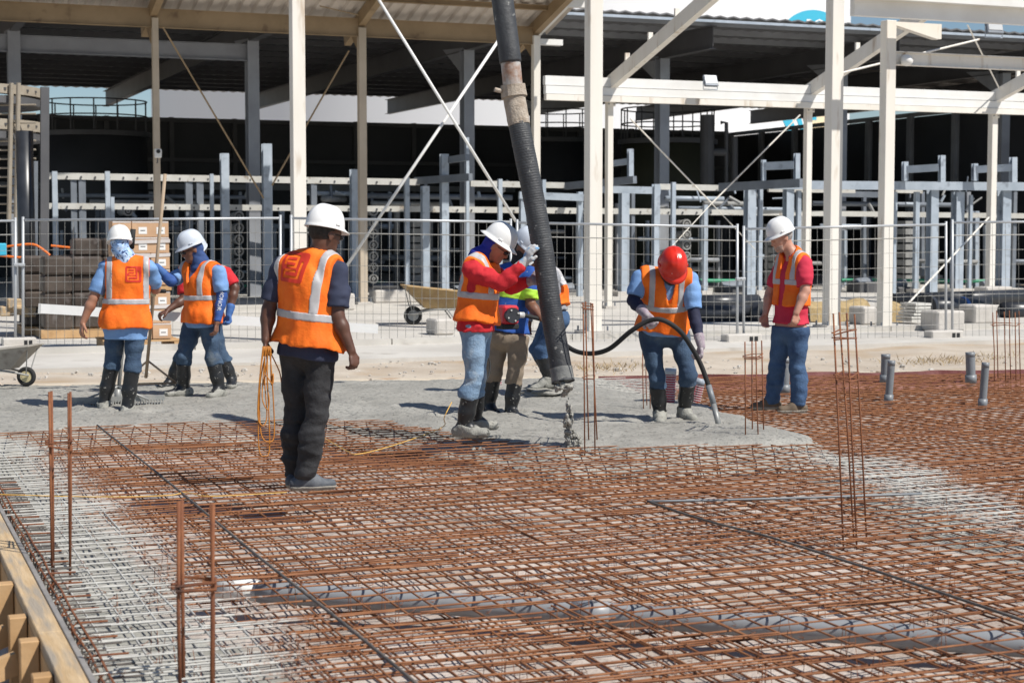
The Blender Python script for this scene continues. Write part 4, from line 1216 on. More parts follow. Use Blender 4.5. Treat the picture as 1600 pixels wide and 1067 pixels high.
v, f = cbox(at(4, 390, 29.4), .14, .10, .22, .02); mk('control_box', v, f, 'tank_teal', label='teal control box at the left edge behind the fence', cat='box')
# ------------------------------------------------------------------ site fence
def fence_panel(x0, yt0, yb0, Y0, x1, yt1, yb1, Y1, label, midrail=True):
    a0, a1 = at(x0, yb0, Y0), at(x1, yb1, Y1)
    t0, t1 = at(x0, yt0, Y0), at(x1, yt1, Y1)
    root = thing('site_fence', (a0 + a1) / 2, label, 'fence', 'site fence panels')
    for b_, t in ((a0, t0), (a1, t1)):
        b2 = np.array([b_[0], b_[1], min(b_[2] - .05, -.02)])
        v, f = tube([b2, t + UP * .02], .021, 10); mk('post', v, f, 'fence_steel', root, smooth=True)
    lo0, lo1 = a0 + UP * .12, a1 + UP * .12
    v, f = tube([t0 - UP * .03, t1 - UP * .03], .019, 8); mk('rail', v, f, 'fence_steel', root, smooth=True)
    v, f = tube([lo0, lo1], .019, 8); mk('rail', v, f, 'fence_steel', root, smooth=True)
    L = np.linalg.norm(a1 - a0); n = max(4, int(L / .125))
    wv = MB()
    for k in range(1, n):
        t = k / n
        wv.add(tube([lo0 + (lo1 - lo0) * t, t0 + (t1 - t0) * t - UP * .03], .0032, 4, cap=False))
    for k in range(1, 8):
        t = k / 8
        r = .009 if (midrail and k == 7) else .0034
        wv.add(tube([lo0 + (t0 - lo0) * t, lo1 + (t1 - lo1) * t], r, 4, cap=False))
    wv.build('wire_infill', 'fence_wire', root, kind='stuff')
fence_panel(-130, 344, 556, 24.6, 24, 342, 552, 25.2, 'site fence panel at the left edge, cut by the frame')
fence_panel(36, 341, 552, 25.2, 438, 338, 552, 25.4, 'site fence panel behind the three workers on the left', False)
fence_panel(455, 338, 552, 25.5, 798, 344, 553, 25.8, 'site fence panel right of the man in navy, up to the hose')
fence_panel(808, 345, 553, 25.8, 1152, 352, 556, 26.2, 'site fence panel behind the red-helmeted man')
fence_panel(1162, 355, 553, 26.3, 1478, 348, 541, 27.1, 'site fence panel behind the man in a red polo')
fence_panel(1488, 345, 540, 27.2, 1800, 342, 536, 28.4, 'site fence panel at the right edge')
for x, y, Y, w, label in ((30, 556, 25.2, .5, 'concrete fence foot at the left, by the wheelbarrow'), (446, 556, 25.4, .5, 'concrete fence foot behind the man in navy'), (1158, 556, 26.1, .62, 'hollow concrete fence foot left of the man in a red polo'), (1474, 543, 27.0, .62, 'hollow concrete fence foot under the right fence post')):
    c = at(x, y, Y); c[2] = max(c[2], -.03)
    fo = thing('ballast_block', c, label, 'fence foot')
    v, f = cbox(c + UP * .0, w, .24, .17, .02); mk('block_body', v, f, 'block', fo)
    for s in (.18, .32):
        v, f = gbox(c + B * (w * (s)) - A * .119, w * .10, .012, .09); mk('hole_shade', v, f, 'black', fo)  # flat black plate stands for the shade of an opening in the block
cl = MB()
for x, y, Y in ((30, 414, 25.15), (447, 420, 25.35), (1157, 436, 26.15)):
    p = at(x, y, Y)
    ob = thing('pipe_clamp', p, {30: 'clamp joining the fence posts at the left', 447: 'clamp joining the fence posts behind the man in navy', 1157: 'clamp joining the fence posts left of the man in a red polo'}[x], 'clamp')
    v, f = cbox(p, .17, .06, .05, .01); mk('clamp_body', v, f, 'fence_steel', ob)
    v, f = tube([p - A * .05, p + A * .05], .012, 6); mk('bolt', v, f, 'fence_steel', ob)

# ------------------------------------------------------------------ cartons on the pallet, dark wrapped pallets
PQ = gnd(238, 552, -.05) + A * 1.2
pal = thing('pallet', PQ, 'timber pallet under the stacked cartons', 'pallet')
for k in range(5):
    v, f = gbox(PQ + A * (k * .24 - .48) + UP * .13, 1.1, .1, .02); mk('deck_board', v, f, 'wood', pal)
for k in range(3):
    v, f = gbox(PQ + B * (k * .48 - .48) + UP * .065, .1, 1.1, .10); mk('bearer', v, f, 'wood', pal)
bw, bd, bh = .27, .36, .232
kbox = 0
for lev in range(7):
    for i in range(3):
        z = .145 + lev * bh + (0.0 if lev < 3 else .09)
        jx, jy = RNG.normal(0, .006), RNG.normal(0, .008)
        c = PQ + B * ((i - 1) * (bw + .008) + jx) - A * (.18 + jy) + UP * (z + bh / 2)
        where = 'on the lower pallet load' if lev < 3 else 'on the upper pallet load'
        root = thing('carton', c - UP * bh / 2, 'brown carton, ' + ('bottom', 'middle', 'top', 'bottom', 'second', 'third', 'topmost')[lev] + ' row, ' + ('left', 'centre', 'right')[i] + ', ' + where, 'carton', 'cartons ' + where)
        v, f = cbox(c, bw, bd, bh - .004, .004); mk('box_body', v, f, 'carton', root)
        v, f = gbox(c - A * (bd / 2 + .002) + B * .02 - UP * .02, .12, .003, .10); lb = mk('address_label', v, f, 'paper', root)
        v, f = gbox(c - A * (bd / 2 + .004) + B * .02 - UP * .02, .07, .003, .012); mk('print', v, f, 'ink', lb)
        v, f = gbox(c - A * (bd / 2 + .0015) + UP * bh * .44, bw * .96, .002, .02); mk('tape', v, f, 'wrap', root)
v, f = gbox(PQ - A * .18 + UP * (.145 + 3 * bh + .045), .86, .42, .06); mk('divider_pallet', v, f, 'wood', label='thin pallet between the two carton loads', cat='pallet')
wr = MB()
for lev, tt, wl_ in ((2, .03, 'low on the lower cartons'), (5.2, .05, 'across the upper cartons'), (6.1, .03, 'under the topmost cartons')):
    z = .145 + lev * bh
    v, f = obox(PQ - A * .372 + UP * z, nrm(B + UP * tt), A, UP, .84, .004, .05); mk('stretch_wrap', v, f, 'wrap', label='shiny band of stretch wrap ' + wl_, cat='wrap')
for i, (px, py, n_lev, label) in enumerate(((140, 540, 4, 'dark wrapped pallet load left of the cartons'), (105, 534, 4, 'dark wrapped pallet load beside the black pipe'), (190, 536, 5, 'dark wrapped pallet load behind the first worker'))):
    c0 = gnd(px, py, -.05) + A * 2.4
    root = thing('pallet_load', c0, label, 'pallet load')
    v, f = gbox(c0 + UP * .07, 1.0, 1.0, .14); mk('pallet_base', v, f, 'wood', root)
    for lev in range(n_lev):
        for k in range(2):
            c = c0 + UP * (.15 + lev * .29 + .14) + B * ((k - .5) * .46 + RNG.normal(0, .004)) - A * (.25 + RNG.normal(0, .03))
            v, f = cbox(c, .455, .5, .288, .035); mk('wrapped_box', v, f, 'carton_dark_shaded', root)
# timber and boxes low at the far left, behind the fence
tb = thing('timber_stack', gnd(20, 500, -.05) + A * 2, 'short stack of pale timber blocks at the left edge behind the fence', 'timber')
for k, (x, y) in enumerate(((10, 486), (30, 484), (22, 474), (45, 487))):
    v, f = cbox(at(x, y, 27.5), .22, .3, .16, .015); mk('timber_block', v, f, 'wood_top', tb)

# ------------------------------------------------------------------ wheelbarrows
def wheelbarrow(c, fwd, label, mat, rim, s=1.0):
    fwd = nrm(fwd); side = np.array([fwd[1], -fwd[0], 0])
    def q(x, y, z): return np.asarray(c) + (fwd * x + side * y + UP * z) * s
    root = thing('wheelbarrow', c, label, 'wheelbarrow')
    low = [(-.30, -.19, .26), (.22, -.17, .26), (.22, .17, .26), (-.30, .19, .26)]
    top = [(-.52, -.33, .50), (.56, -.31, .62), (.56, .31, .62), (-.52, .33, .50)]
    v = [q(*p) for p in low + top] + [q(p[0] * .96, p[1] * .94, p[2] + .012) for p in low] + [q(p[0] * .97, p[1] * .95, p[2] + .004) for p in top]
    f = [(3, 2, 1, 0)]
    for i in range(4):
        j = (i + 1) % 4
        f += [(i, j, 4 + j, 4 + i), (8 + j, 8 + i, 12 + i, 12 + j), (4 + i, 4 + j, 12 + j, 12 + i)]
    f.append((8, 9, 10, 11))
    mk('tray', v, f, mat, root)
    v, f = tube([q(*p) for p in top], .012 * s, 6, closed=True); mk('tray_rim', v, f, mat, root)
    for sd_ in (-1, 1):
        v, f = tube(spline([q(.46, .05 * sd_, .16), q(.1, .16 * sd_, .235), q(-.4, .22 * sd_, .26), q(-1.0, .28 * sd_, .50)], 5), .016 * s, 8); mk('handle', v, f, 'tool_steel', root, smooth=True)
        v, f = tube([q(-.12, .2 * sd_, .25), q(-.30, .22 * sd_, .0), q(-.42, .2 * sd_, .26)], .014 * s, 8); mk('leg', v, f, 'tool_steel', root)
        v, f = tube([q(.42, .06 * sd_, .16), q(.50, .2 * sd_, .55)], .009 * s, 6); mk('stay', v, f, 'tool_steel', root)
    hub = q(.40, 0, .14)
    wh = mk('wheel', *tube([hub - side * .03 * s, hub + side * .03 * s], .06 * s, 12), rim, root)
    v, f = tube([hub + (fwd * math.cos(a_) + UP * math.sin(a_)) * .115 * s for a_ in np.linspace(0, 2 * math.pi, 24, endpoint=False)], .036 * s, 10, closed=True); mk('tyre', v, f, 'rubber', wh, smooth=True)
    v, f = disc_ring(hub, side, .088 * s, .05 * s, .05 * s, 18); mk('rim', v, f, rim, wh)
wheelbarrow(gnd(2, 602, 0.03), (0.96, -.1, 0), 'mud-coated wheelbarrow at the left edge on the fresh concrete', 'barrow', 'rim_yellow', .70)
wheelbarrow(gnd(684, 506, -.05), (-0.97, -.2, 0), 'tan wheelbarrow standing behind the fence on the shaded floor', 'barrow_tan', 'tool_steel', 1.15)

# ------------------------------------------------------------------ blocks, pipes and other things behind the fence
for x0, x1, y0, y1, Y, label in ((1343, 1372, 486, 514, 30.6, 'pale concrete block left of the single cream column base'), (1454, 1513, 491, 523, 28.6, 'pale concrete block right of the single cream column'),
        (1514, 1562, 483, 512, 31, 'pale concrete block below the cream pedestal'), (1532, 1588, 466, 492, 39.4, 'cream concrete pedestal under the right-hand column'), (676, 712, 495, 520, 27.6, 'low pale concrete block behind the tan wheelbarrow'),
        (470, 560, 482, 508, 36, 'long grey concrete plinth right of the man in navy'), (575, 720, 480, 500, 40, 'low grey concrete plinth behind the tan wheelbarrow')):
    c = at((x0 + x1) / 2, (y0 + y1) / 2, Y)
    h = (y1 - y0) * Y / FPX
    v, f = cbox(np.array([c[0], c[1], -.06 + h / 2]) + A * .2, (x1 - x0) * Y / FPX * .9, .5, h, .03); mk('concrete_block', v, f, 'block', label=label, cat='block')
for x0, x1, y0, y1, Y, label in ((1258, 1372, 470, 503, 31.5, 'brown matted straw bank behind the man in a red polo'), (1392, 1414, 474, 508, 31.5, 'brown matted straw bank right of the single cream column')):
    c = at((x0 + x1) / 2, (y0 + y1) / 2, Y); w_ = (x1 - x0) * Y / FPX; h = (y1 - y0) * Y / FPX
    g = []; n_ = 24
    v = []; f = []
    for j in range(7):
        for i in range(n_ + 1):
            a_ = math.pi * j / 6
            p = c + B * (w_ * (i / n_ - .5)) + A * (.3 - .3 * math.cos(math.pi - a_)) * 1.0 + UP * (math.sin(a_) ** .5 * h - h / 2)
            v.append(p + .05 * noise3(np.array([p * 5]))[0] * np.array([1, 1, 1]))
    for j in range(6):
        for i in range(n_): f.append((j * (n_ + 1) + i, j * (n_ + 1) + i + 1, (j + 1) * (n_ + 1) + i + 1, (j + 1) * (n_ + 1) + i))
    mk('straw_bank', v, f, 'straw', label=label, cat='straw')
ps = thing('plank_stack', at(1427, 500, 31), 'small stack of weathered boards beside the black pipe flange', 'boards')
for k in range(6):
    v, f = gbox(at(1427 + RNG.uniform(-4, 4), 500 - k * 5, 31), .34, .5, .045); mk('board', v, f, 'rack_white', ps)
bp = thing('black_pipe', at(1490, 476, 33), 'thick black plastic pipe with a flange and blue band behind the fence', 'pipe')
v, f = tube([at(1446, 481, 32.5), at(1540, 476, 34)], .17, 18); mk('pipe_run', v, f, 'black_pipe', bp, smooth=True)
v, f = disc_ring(at(1447, 481, 32.45), nrm(at(1540, 476, 34) - at(1446, 481, 32.5)), .27, .10, .10, 20); mk('flange', v, f, 'black_pipe', bp)
v, f = disc_ring(at(1503, 478, 33.4), nrm(at(1540, 476, 34) - at(1446, 481, 32.5)), .18, .16, .12, 18); mk('band', v, f, 'glove_blue', bp)
bp2 = thing('black_pipe', at(1490, 465, 35), 'second black pipe lying behind the flanged one', 'pipe')
v, f = tube([at(1395, 470, 36), at(1640, 462, 37)], .16, 16); mk('pipe_run', v, f, 'black_pipe', bp2, smooth=True)
bp3 = thing('black_pipe', at(1130, 490, 33), 'thick black flanged pipes left of the man in a red polo', 'pipe')
for y, Y, r in ((492, 31.5, .19), (474, 33.5, .17)):
    v, f = tube([at(1075, y, Y), at(1184, y - 1, Y + .5)], r, 18); mk('pipe_run', v, f, 'black_pipe', bp3, smooth=True)
v, f = disc_ring(at(1185, 491, 31.9), nrm(np.array([.9, -.43, 0])), .26, .10, .12, 20); mk('flange', v, f, 'black_pipe', bp3)
v, f = tube([at(1570, 486, 33), at(1640, 486, 34)], .18, 16); mk('pipe_end', v, f, 'black_pipe', bp3, smooth=True)
# dry weeds on the sand
wd = MB()
for k in range(420):
    cx, cy = [(1490, 563), (960, 574), (1440, 566), (1560, 560), (930, 577)][k % 5]
    p = gnd(cx + RNG.normal(0, 28), cy + RNG.normal(0, 3), -.1)
    d = nrm(np.array([RNG.normal(0, .7), RNG.normal(0, .7), 1.0])) * RNG.uniform(.03, .09); s = nrm(np.cross(d, (RNG.normal(), RNG.normal(), 0.1))) * .006
    wd.add((np.array([p - s, p + s, p + d + s * .2, p + d - s * .2]), [(0, 1, 2, 3)]))
wd.build('dry_weeds', 'straw', kind='stuff', label='tufts of dry weeds on the sand before the fence', cat='weeds')
pb = MB()
for k in range(420):
    p = gnd(RNG.uniform(-20, 1620), RNG.uniform(556, 592), -.1); pb.add(blob(p, RNG.uniform(.008, .024) if k % 7 else RNG.uniform(.025, .05), k, .6, 3, .4))
pb.build('pebbles', 'rock', kind='stuff', label='scattered pebbles on the sandy strip before the fence', cat='pebbles')

# ------------------------------------------------------------------ concrete hose, falling concrete
HP = [(779, -40, 13.25), (785, 0, 13.25), (797, 92, 13.2), (803, 148, 13.2), (813, 205, 13.15), (832, 300, 13.1), (848, 392, 13.05), (862, 490, 13.0), (874, 560, 12.95), (880, 597, 12.9)]
hroot = thing('concrete_hose', gnd(886, 690, 0), 'thick black concrete pump hose hanging from above, pouring', 'hose')
hp = spline([at(*p) for p in HP], 24)
def hsub(y0, y1):
    """stretch of the hose between two heights given as fractions of its length"""
    n = len(hp); return hp[int(y0 * (n - 1)):int(y1 * (n - 1)) + 1]
def dens(p, k=4):
    t = np.linspace(0, len(p) - 1, (len(p) - 1) * k + 1); i = np.minimum(t.astype(int), len(p) - 2); fr = (t - i)[:, None]
    return p[i] * (1 - fr) + p[i + 1] * fr
up_ = hsub(0, 2.12 / 9); lo_ = dens(hsub(3.85 / 9, 1.0), 4)
v, f = tube(up_, .087, 22); mk('upper_hose', v, f, 'hose', hroot, smooth=True)
rr = .085 + .0010 * np.sin(np.arange(len(lo_)) * 2 * math.pi / 4.0)
rr[-14:] += np.linspace(0, .008, 14)
v, f = tube(lo_, rr, 24, cap=False)
v = v + (noise3(v * 9.0) * .0035)[:, None] * nrm(np.array([0.3, -1, .2]))
mk('lower_hose', v, f, 'hose', hroot, smooth=True)
v, f = tube(dens(hsub(8.35 / 9, .999), 3), .0895, 24, cap=False); v = v + (noise3(v * 22.0) * .004)[:, None] * nrm(np.array([0.2, -1, .1])); mk('hose_end', v, f, 'hose_end', hroot, smooth=True)
e = hp[-1]; v, f = disc_ring(e + UP * .02, hp[-1] - hp[-4], .080, .001, .02, 20); mk('bore_shade', v, f, 'black', hroot)  # black disc stands for the shade inside the hose mouth
st_ = hsub(2.1 / 9, 2.75 / 9); v, f = tube(st_, .078, 20); mk('steel_pipe', v, f, 'coupling', hroot, smooth=True)
c = hsub(2.72 / 9, 3.1 / 9); v, f = tube(c, np.linspace(.098, .104, len(c)), 20); mk('clamp', v, f, 'crust', hroot, smooth=False)
v, f = tube([c[len(c) // 2] - B * .10, c[len(c) // 2] - B * .16 + UP * .01], .018, 8); mk('clamp_lever', v, f, 'crust', hroot)
c = dens(hsub(3.05 / 9, 3.9 / 9), 2); v, f = tube(c, .088, 22); v = v + (noise3(v * 26.0) * .006)[:, None] * nrm(np.array([0.3, -1, .1])); mk('crusted_pipe', v, f, 'crust', hroot, smooth=True)
for k in range(3):
    i = int(len(lo_) * (.08 + .3 * k)); c0 = lo_[i]
    v, f = disc_ring(c0, lo_[i + 1] - c0, .0875, .08, .012, 22); mk('hose_band', v, f, 'hose', hroot)

fc = MB()
q0, q1 = at(881, 598, 12.9), gnd(893, 699, .0)
for k in range(38):
    t = RNG.rand()
    p = q0 * (1 - t) + q1 * t + np.array([RNG.normal(0, .018), RNG.normal(0, .03), 0])
    fc.add(blob(p, RNG.uniform(.005, .018), k + 3, 1.5, 4, .5))
for k in range(95):
    hh_ = RNG.rand() ** 1.7; rad = .062 * (1 - hh_) ** 1.2 + .006; a_ = RNG.uniform(0, 6.28); q_ = rad * math.sqrt(RNG.rand())
    p = gnd(893, 697, .0) + np.array([math.cos(a_) * q_ - .02 * hh_ + .015 * math.sin(hh_ * 9), math.sin(a_) * q_, hh_ * .27])
    fc.add(blob(p, RNG.uniform(.008, .024) * (1.15 - .6 * hh_), k + 11, 1.0, 5, .9))
for (px, py, r, fl_) in ((882, 603, .05, .6), (872, 606, .03, .9), (889, 604, .03, .9), (884, 612, .02, 1.6)):
    fc.add(blob(at(px, py, 12.86), r, px + py, fl_, 10, .7))
fc.build('falling_concrete', 'wet_concrete', label='grey concrete dropping from the hose end onto the mat', cat='concrete', kind='stuff', smooth=True)
v, f = blob(gnd(845, 611, .06), .20, 9, .22, 14, .9); mk('concrete_heap', v, f, 'wet_concrete', label='small heap of concrete left of the hose end', cat='concrete', smooth=True)
fk = MB()
for k in range(260):
    p = gnd(RNG.uniform(0, 1280), 700 + abs(RNG.normal(0, 14)), .004)
    if poly_sd(p[None, :2], P_CON)[0] > .5: continue
    fk.add(blob(p, RNG.uniform(.006, .02), k, .6, 3, .5))
fk.build('concrete_spatter', 'wet_concrete', kind='stuff', label='lumps of spilt concrete along the front of the pour', cat='concrete')

# ------------------------------------------------------------------ tools
def rod(root, name, pts, r, mat, n=8):
    v, f = tube(pts, r, n); return mk(name, v, f, mat, root, smooth=True)
rt = thing('concrete_rake', gnd(184, 634, .04), 'wide toothed concrete rake held by the leftmost worker', 'rake')
Yr = 15.75
rod(rt, 'handle', [at(207, 372, 15.85), at(196, 500, 15.85), at(183, 632, Yr)], .018, 'tool_steel')
rod(rt, 'grip', [at(208, 358, 15.85), at(205.5, 388, 15.85)], .026, 'rubber', 10)
v, f = bar(at(108, 626, Yr - .15), at(257, 621, Yr + .1), .06, .05); mk('head_bar', v, f, 'tool_steel', rt)
for x in (132, 232):
    rod(rt, 'brace', [at(184, 604, Yr), at(x, 624, Yr - .02)], .011, 'tool_steel', 6)
for k in range(34):
    t = (k + .5) / 34; p = at(108 + 149 * t, 628 - 5 * t, Yr - .18 + .25 * t)
    v, f = bar(p, p - UP * .05, .014, .01); mk('tooth', v, f, 'tool_steel', rt)
rod(rt, 'socket', [at(184, 608, Yr - .02), at(183, 632, Yr)], .03, 'tool_steel', 10)

fl_t = thing('float_pole', gnd(228, 602, .04), 'long brown float pole with a side handle and splayed foot', 'float pole')
Yp = 16.7
rod(fl_t, 'pole', [at(258, 272, 16.4), at(243, 430, 16.45), at(228, 590, Yp)], .017, 'tool_wood')
rod(fl_t, 'side_handle', [at(241, 455, 16.4), at(258, 455, 16.3)], .02, 'rubber')
v, f = cbox(at(240, 452, 16.42), .05, .05, .14, .01); mk('bracket', v, f, 'rim_yellow', fl_t)
rod(fl_t, 'stay', [at(229, 565, Yp), at(208, 583, Yp + .1)], .011, 'tool_wood', 6)
rod(fl_t, 'stay', [at(229, 562, Yp), at(275, 598, Yp)], .011, 'tool_wood', 6)
rod(fl_t, 'foot_bar', [at(210, 600, Yp + .05), at(276, 598, Yp)], .012, 'tool_wood', 6)

sb = thing('screed_board', at(230, 490, 17.2) * np.array([1, 1, 0]), 'long white straightedge carried behind the left workers', 'straightedge')
p0, p1 = at(62, 482, 17.0), at(590, 514, 17.9)
v, f = bar(p0, p1, .05, .095); mk('beam', v, f, 'helmet_white', sb)
v, f = bar(p0 + (p1 - p0) * -.004, p0 + (p1 - p0) * .004, .056, .10); mk('end_cap', v, f, 'alu', sb)
# ------------------------------------------------------------------ people: smooth solid modelling
F32 = np.float32
def rc(a, b, ra, rb): return ('rc', np.asarray(a, F32), np.asarray(b, F32), ra, rb)
def ec(a, b, ra, rb, ax, k): return ('ec', np.asarray(a, F32), np.asarray(b, F32), ra, rb, np.asarray(nrm(ax), F32), k)
def d_prim(p, P, off=0.0):
    a, b, ra, rb = p[1:5]
    q = P - a
    ba = b - a
    if p[0] == 'ec':
        ax, k = p[5], p[6]
        s = 1.0 / k - 1.0
        q = q + np.outer(q @ ax, ax) * F32(s)
        ba = ba + ax * F32((ba @ ax) * s)
    h = np.clip((q @ ba) / F32(ba @ ba + 1e-9), 0, 1)
    d = np.sqrt(((q - h[:, None] * ba) ** 2).sum(1)) - (ra + (rb - ra) * h)
    if p[0] == 'ec': d = d * F32(p[6] ** .5)
    return d - off
def smin(a, b, k):
    h = np.maximum(k - np.abs(a - b), 0) / k
    return np.minimum(a, b) - h * h * (k * .25)
def union(prims, P, k=.03, off=0.0):
    d = None
    for p in prims:
        e = d_prim(p, P, off)
        d = e if d is None else smin(d, e, F32(k))
    return d
def wrinkle(P, amp, fx=10., fz=22., seed=0.):
    return (noise3(P * np.array([fx, fx, fz], F32) + seed) * amp + noise3(P * np.array([fx * 2.1, fx * 2.1, fz * 1.9], F32) + seed + 5) * amp * .5).astype(F32)

_CO = np.array([(0, 0, 0), (1, 0, 0), (0, 1, 0), (1, 1, 0), (0, 0, 1), (1, 0, 1), (0, 1, 1), (1, 1, 1)])
_ED = [(0, 1), (2, 3), (4, 5), (6, 7), (0, 2), (1, 3), (4, 6), (5, 7), (0, 4), (1, 5), (2, 6), (3, 7)]
def surfnet(fn, lo, hi, h):
    lo = np.asarray(lo, float); n = np.maximum(np.ceil((np.asarray(hi) - lo) / h).astype(int) + 1, 3)
    ax = [lo[i] + np.arange(n[i]) * h for i in range(3)]
    # coarse pass: only blocks near the surface are evaluated finely
    G = np.stack(np.meshgrid(*ax, indexing='ij'), -1).astype(F32)
    Fv = np.full(tuple(n), 1.0, F32)
    st = 6
    cs = [np.minimum(np.arange(st // 2, n[i] + st // 2, st), n[i] - 1) for i in range(3)]
    C = np.stack(np.meshgrid(*[ax[i][cs[i]] for i in range(3)], indexing='ij'), -1).astype(F32)
    cd = fn(C.reshape(-1, 3)).reshape(C.shape[:3])
    near = np.abs(cd) < h * st * .92 + .022
    sgn = cd < 0
    blk = np.repeat(np.repeat(np.repeat(near, st, 0), st, 1), st, 2)[:n[0], :n[1], :n[2]]
    sg = np.repeat(np.repeat(np.repeat(sgn, st, 0), st, 1), st, 2)[:n[0], :n[1], :n[2]]
    Fv = np.where(sg, F32(-1), F32(1))
    if blk.any(): Fv[blk] = fn(G[blk])
    Fv[0] = Fv[-1] = 1; Fv[:, 0] = Fv[:, -1] = 1; Fv[:, :, 0] = Fv[:, :, -1] = 1
    S = Fv < 0
    cnt = np.zeros(tuple(n - 1), np.int8)
    for c in _CO: cnt += S[c[0]:n[0] - 1 + c[0], c[1]:n[1] - 1 + c[1], c[2]:n[2] - 1 + c[2]]
    act = (cnt > 0) & (cnt < 8)
    idx = np.argwhere(act)
    if len(idx) == 0: return np.zeros((0, 3)), np.zeros((0, 4), int)
    vid = np.full(tuple(n - 1), -1, np.int32); vid[act] = np.arange(len(idx))
    V = np.stack([Fv[idx[:, 0] + c[0], idx[:, 1] + c[1], idx[:, 2] + c[2]] for c in _CO], 1)
    acc = np.zeros((len(idx), 3)); num = np.zeros(len(idx))
    for a, b in _ED:
        m = (V[:, a] < 0) != (V[:, b] < 0)
        t = np.where(m, V[:, a] / np.where(m, V[:, a] - V[:, b], 1), 0)
        acc += m[:, None] * (_CO[a] + (_CO[b] - _CO[a]) * t[:, None]); num += m
    vert = lo + (idx + acc / num[:, None]) * h
    faces = []
    for d in range(3):
        e1, e2 = (d + 1) % 3, (d + 2) % 3
        sl0 = [slice(None)] * 3; sl1 = [slice(None)] * 3
        sl0[d] = slice(0, n[d] - 1); sl1[d] = slice(1, n[d])
        s0, s1 = S[tuple(sl0)], S[tuple(sl1)]
        for flip in (0, 1):
            ch = np.argwhere((s0 & ~s1) if flip == 0 else (~s0 & s1))
            ch = ch[(ch[:, e1] > 0) & (ch[:, e2] > 0) & (ch[:, e1] < n[e1] - 1) & (ch[:, e2] < n[e2] - 1)]
            if not len(ch): continue
            q = []
            for o1, o2 in ((-1, -1), (0, -1), (0, 0), (-1, 0)):
                cc = ch.copy(); cc[:, e1] += o1; cc[:, e2] += o2
                q.append(vid[cc[:, 0], cc[:, 1], cc[:, 2]])
            q = np.stack(q, 1)
            faces.append(q if flip == 0 else q[:, ::-1])
    return vert, np.concatenate(faces)

def smooth_mesh(v, f, it=1):
    for _ in range(it):
        acc = np.zeros_like(v); n = np.zeros(len(v))
        for k in range(4):
            a, b = f[:, k], f[:, (k + 1) % 4]
            np.add.at(acc, a, v[b]); np.add.at(n, a, 1); np.add.at(acc, b, v[a]); np.add.at(n, b, 1)
        v = v * .5 + (acc / np.maximum(n, 1)[:, None]) * .5
    return v

def solid(name, fn, pts, pad, h, mat, parent, it=1, **k):
    pts = np.asarray(pts, float)
    v, f = surfnet(fn, pts.min(0) - pad, pts.max(0) + pad, h)
    if len(f) == 0: return None
    v = smooth_mesh(v, f, it)
    return mk(name, v, f, mat, parent, smooth=True, **k)

def hand_prims(W, d, n, ts, curl=.6, sc=1.0, spread=.0, thumb=.5):
    """palm, four unequal fingers, thumb. W wrist, d finger direction, n palm normal, ts +1/-1 thumb side"""
    d = nrm(d); n = nrm(n - d * (np.asarray(n) @ d)); s = np.cross(d, n) * ts
    W = np.asarray(W, float)
    P_ = [ec(W + d * .015 * sc, W + d * .07 * sc, .030 * sc, .040 * sc, n, .42)]
    off = (.031, .010, -.011, -.031); ln = (.074, .082, .076, .060)
    for o, l in zip(off, ln):
        p = W + (d * .082 + s * o) * sc
        P_.append(rc(W + (d * .045 + s * o * .8) * sc, p, .0115 * sc, .0105 * sc))
        ang = 0
        for k, fr in enumerate((.45, .32, .23)):
            ang += curl * (1.0, 1.15, .8)[k]
            dd = d * math.cos(ang) + n * math.sin(ang) + s * o * spread * 8
            q = p + nrm(dd) * l * fr * sc
            P_.append(rc(p, q, (.0105 - .0007 * k) * sc, (.0100 - .0008 * k) * sc)); p = q
    b = W + (d * .022 + s * .026 + n * .006) * sc
    dd = nrm(d * .75 + s * .75 + n * .45 * thumb)
    m = b + dd * .046 * sc; e_ = m + nrm(d * .9 + s * .25 + n * .75 * thumb) * .034 * sc
    P_ += [rc(b, m, .0155 * sc, .0125 * sc), rc(m, e_, .0122 * sc, .0098 * sc)]
    return P_

